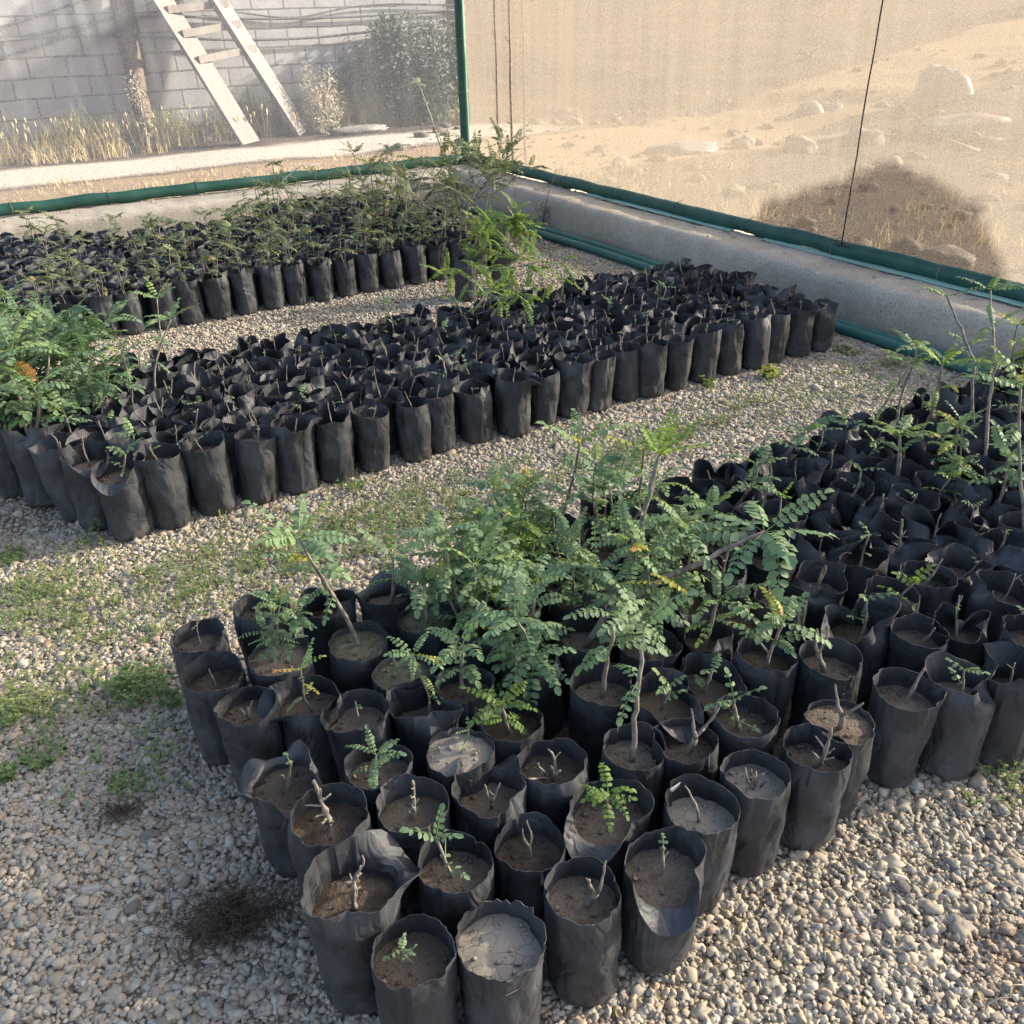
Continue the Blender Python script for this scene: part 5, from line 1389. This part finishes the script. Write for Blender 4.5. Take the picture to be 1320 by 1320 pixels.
rock_at(1045, 158, (0.22, 0.2, 0.2), 'plastic', "left of two round white sacks on the far dirt", "sack", "plastic_sack", 1, "white sacks on the far dirt")
rock_at(1068, 156, (0.2, 0.18, 0.18), 'plastic', "right of two round white sacks on the far dirt", "sack", "plastic_sack", 2, "white sacks on the far dirt")
rock_at(1205, 160, (0.42, 0.3, 0.5), 'plastic', "tall white sheet heap beyond netting, left of slanting branch", "sheet heap", "sheet_heap", 3, None)
rock_at(1240, 180, (0.5, 0.4, 0.22), 'plastic', "low white sheet heap beyond netting at lower right of tall one", "sheet heap", "sheet_heap", 4, None)
rock_at(880, 195, (0.42, 0.3, 0.08), 'plastic', "crumpled pale plastic spread on dirt in centre beyond right netting", "sack", "plastic_sack", 5, None)
for k, (x, y, r, lab) in enumerate([(960, 190, .16, "brown rock left of the upright wire beyond netting"), (1030, 195, .2, "pale rock at left of upright wire, beyond netting"), (1110, 185, .22, "large pale rock crossing behind the upright wire"), (945, 250, .10, "small white rock on near dirt beyond netting"), (800, 215, .12, "small pale rock on dirt left of centre beyond netting"), (1150, 215, .12, "small brown rock right of upright wire"), (1215, 345, .16, "round pinkish rock close behind right netting, below dark shadow"), (740, 160, .12, "tiny pale rock on far dirt near corner")]):
    rock_at(x, y, (r, r * 0.8, r * 0.6), 'rock', lab, "rock", "rock", 11 + k)
def branch(pix, z, r, lab):
    q = []
    for (x, y), h in zip(pix, z):
        p = at(x, y, 0.1)
        for _ in range(6):
            u, v = UV(p); p = at(x, y, gz(u, v) + h)
        q.append(p)
    g = Geo(); tube(g, np.array(q), r, 7); tag(link("dead_branch", g.mesh("dead_branch", [MAT['stick']])), lab, "branch")
branch([(1140, 118), (1178, 148), (1215, 178), (1262, 195)], [0.5, 0.35, 0.2, 0.05], [0.012, 0.014, 0.018, 0.02], "dead branch slanting down before the white sheet heap")
branch([(1000, 195), (1060, 180), (1120, 172), (1200, 178)], [0.03] * 4, [0.02, 0.025, 0.02, 0.01], "long thin dead branch lying on dirt behind upright wire")
rng = random.Random(41); g = Geo()
for k in range(60):
    x, y = rng.uniform(690, 1320), rng.uniform(165, 330)
    p = at(x, y, 0.08); u, v = UV(p)
    if u < 4.9: continue
    blades(g, rng, lambda r_, p=p: p + np.array([r_.gauss(0, .12), r_.gauss(0, .12), -0.03]), 22, 0.14, 0, 0.004, 0.2, 0.9, 0.4)
blades(g, rng, in_uv(4.8, 6.5, 1.5, 7.5), 900, 0.09, 0, 0.004, 0.2, 0.9, 0.4)
tag(link("dry_tufts", g.mesh("dry_tufts", [MAT['straw']])), "scattered dry grass tufts on the dirt beyond right netting", "grass", None, "stuff")
g = Geo(); rng = random.Random(91)
for k in range(1500):
    u = 4.8 + 9.5 * rng.random() ** 1.1; v = rng.uniform(0, 13); r_ = 0.015 + 0.11 * rng.random() ** 5
    if nz((u, v, 0), 0.7, 12) < -0.25 + 0.3 * rng.random(): continue
    lump(g, W(u, v, gz(u, v) + r_ * 0.1), (r_ * rng.uniform(0.7, 1.3), r_ * rng.uniform(0.7, 1.3), r_ * 0.6), k, 0.55, 1.4, ICO1)
tag(link("scattered_stones", g.mesh("scattered_stones", [MAT['earthrock']])), "countless loose stones strewn over the dirt beyond right netting", "stones", None, "stuff")
# brush on the far bank
for k, (u, v, s, lab) in enumerate([(19, 7.0, 1.2, "dusty bush on the far bank at upper right corner"), (21, 10.5, 1.0, "dusty bush on the far bank, left neighbour of corner bush"), (24, 17, 1.3, "dusty bush on the far bank behind the centre of right netting"), (17.5, 4.2, 1.1, "dusty bush on far bank low at right frame edge")]):
    leafy_bush("bush", W(u, v, gz(u, v)), [((0, 0, 0.6 * s), (0.9 * s, 0.8 * s, 0.6 * s)), ((0.7 * s, 0.2, 0.5 * s), (0.6 * s, 0.6 * s, 0.5 * s))], 1600, 0.10, 'dusty', lab, "bush", 70 + k)
# the tree just outside whose rounded crown throws its shade on the right netting
tz = 0.06; S = 3.0
cen = W(PU, 3.47, 0.40) + SUN * S
tree = empty("tree", (cen[0], cen[1], tz)); tag(tree, "low flat-crowned tree outside right netting casting rounded shade", "tree")
rng = random.Random(61); st, lf = Geo(), Geo(); ch = cen[2] - tz
along = nrm(EV - SUN * (EV @ SUN) * 0)
lob = [(-0.60, -0.12, 0.24, 0.18), (-0.28, -0.02, 0.32, 0.20), (0.08, 0.08, 0.34, 0.24), (0.40, 0.02, 0.30, 0.22), (0.62, -0.10, 0.20, 0.18), (0.25, 0.14, 0.22, 0.16), (0.0, -0.2, 0.6, 0.16)]
tube(st, path(rng, (0, 0, -0.1), (0, 0, 1), ch - 0.1, 8, 0.06, 0.1), np.linspace(0.06, 0.035, 9), 9)
for (a, dz, ra, rz_) in lob:
    c = -EV * a + np.array([0, 0, ch + dz])
    tube(st, np.array([[0, 0, ch * 0.6], [*(c[:2] * 0.5), ch * 0.85], c]), [0.03, 0.022, 0.01], 6)
    for k in range(2600):
        d = nrm([rng.gauss(0, 1), rng.gauss(0, 1), rng.gauss(0, 1)]); q = rng.random() ** 0.4
        p = c + d * np.array([ra, ra, rz_]) * q * (1 + 0.12 * nz(d, 2, a * 9))
        L = 0.06 * rng.uniform(0.7, 1.3)
        leaflet(lf, p, nrm(d + np.array([rng.gauss(0, .6), rng.gauss(0, .6), rng.gauss(0, .5)])), nrm([rng.gauss(0, .5) , rng.gauss(0, .5), 0.6]) , L, L * 0.6, rng.uniform(0.1, 0.9), rng)
link("trunk", st.mesh("trunk", [MAT['stick']]), tree)
link("crown", lf.mesh("crown", [MAT['bush']]), tree)
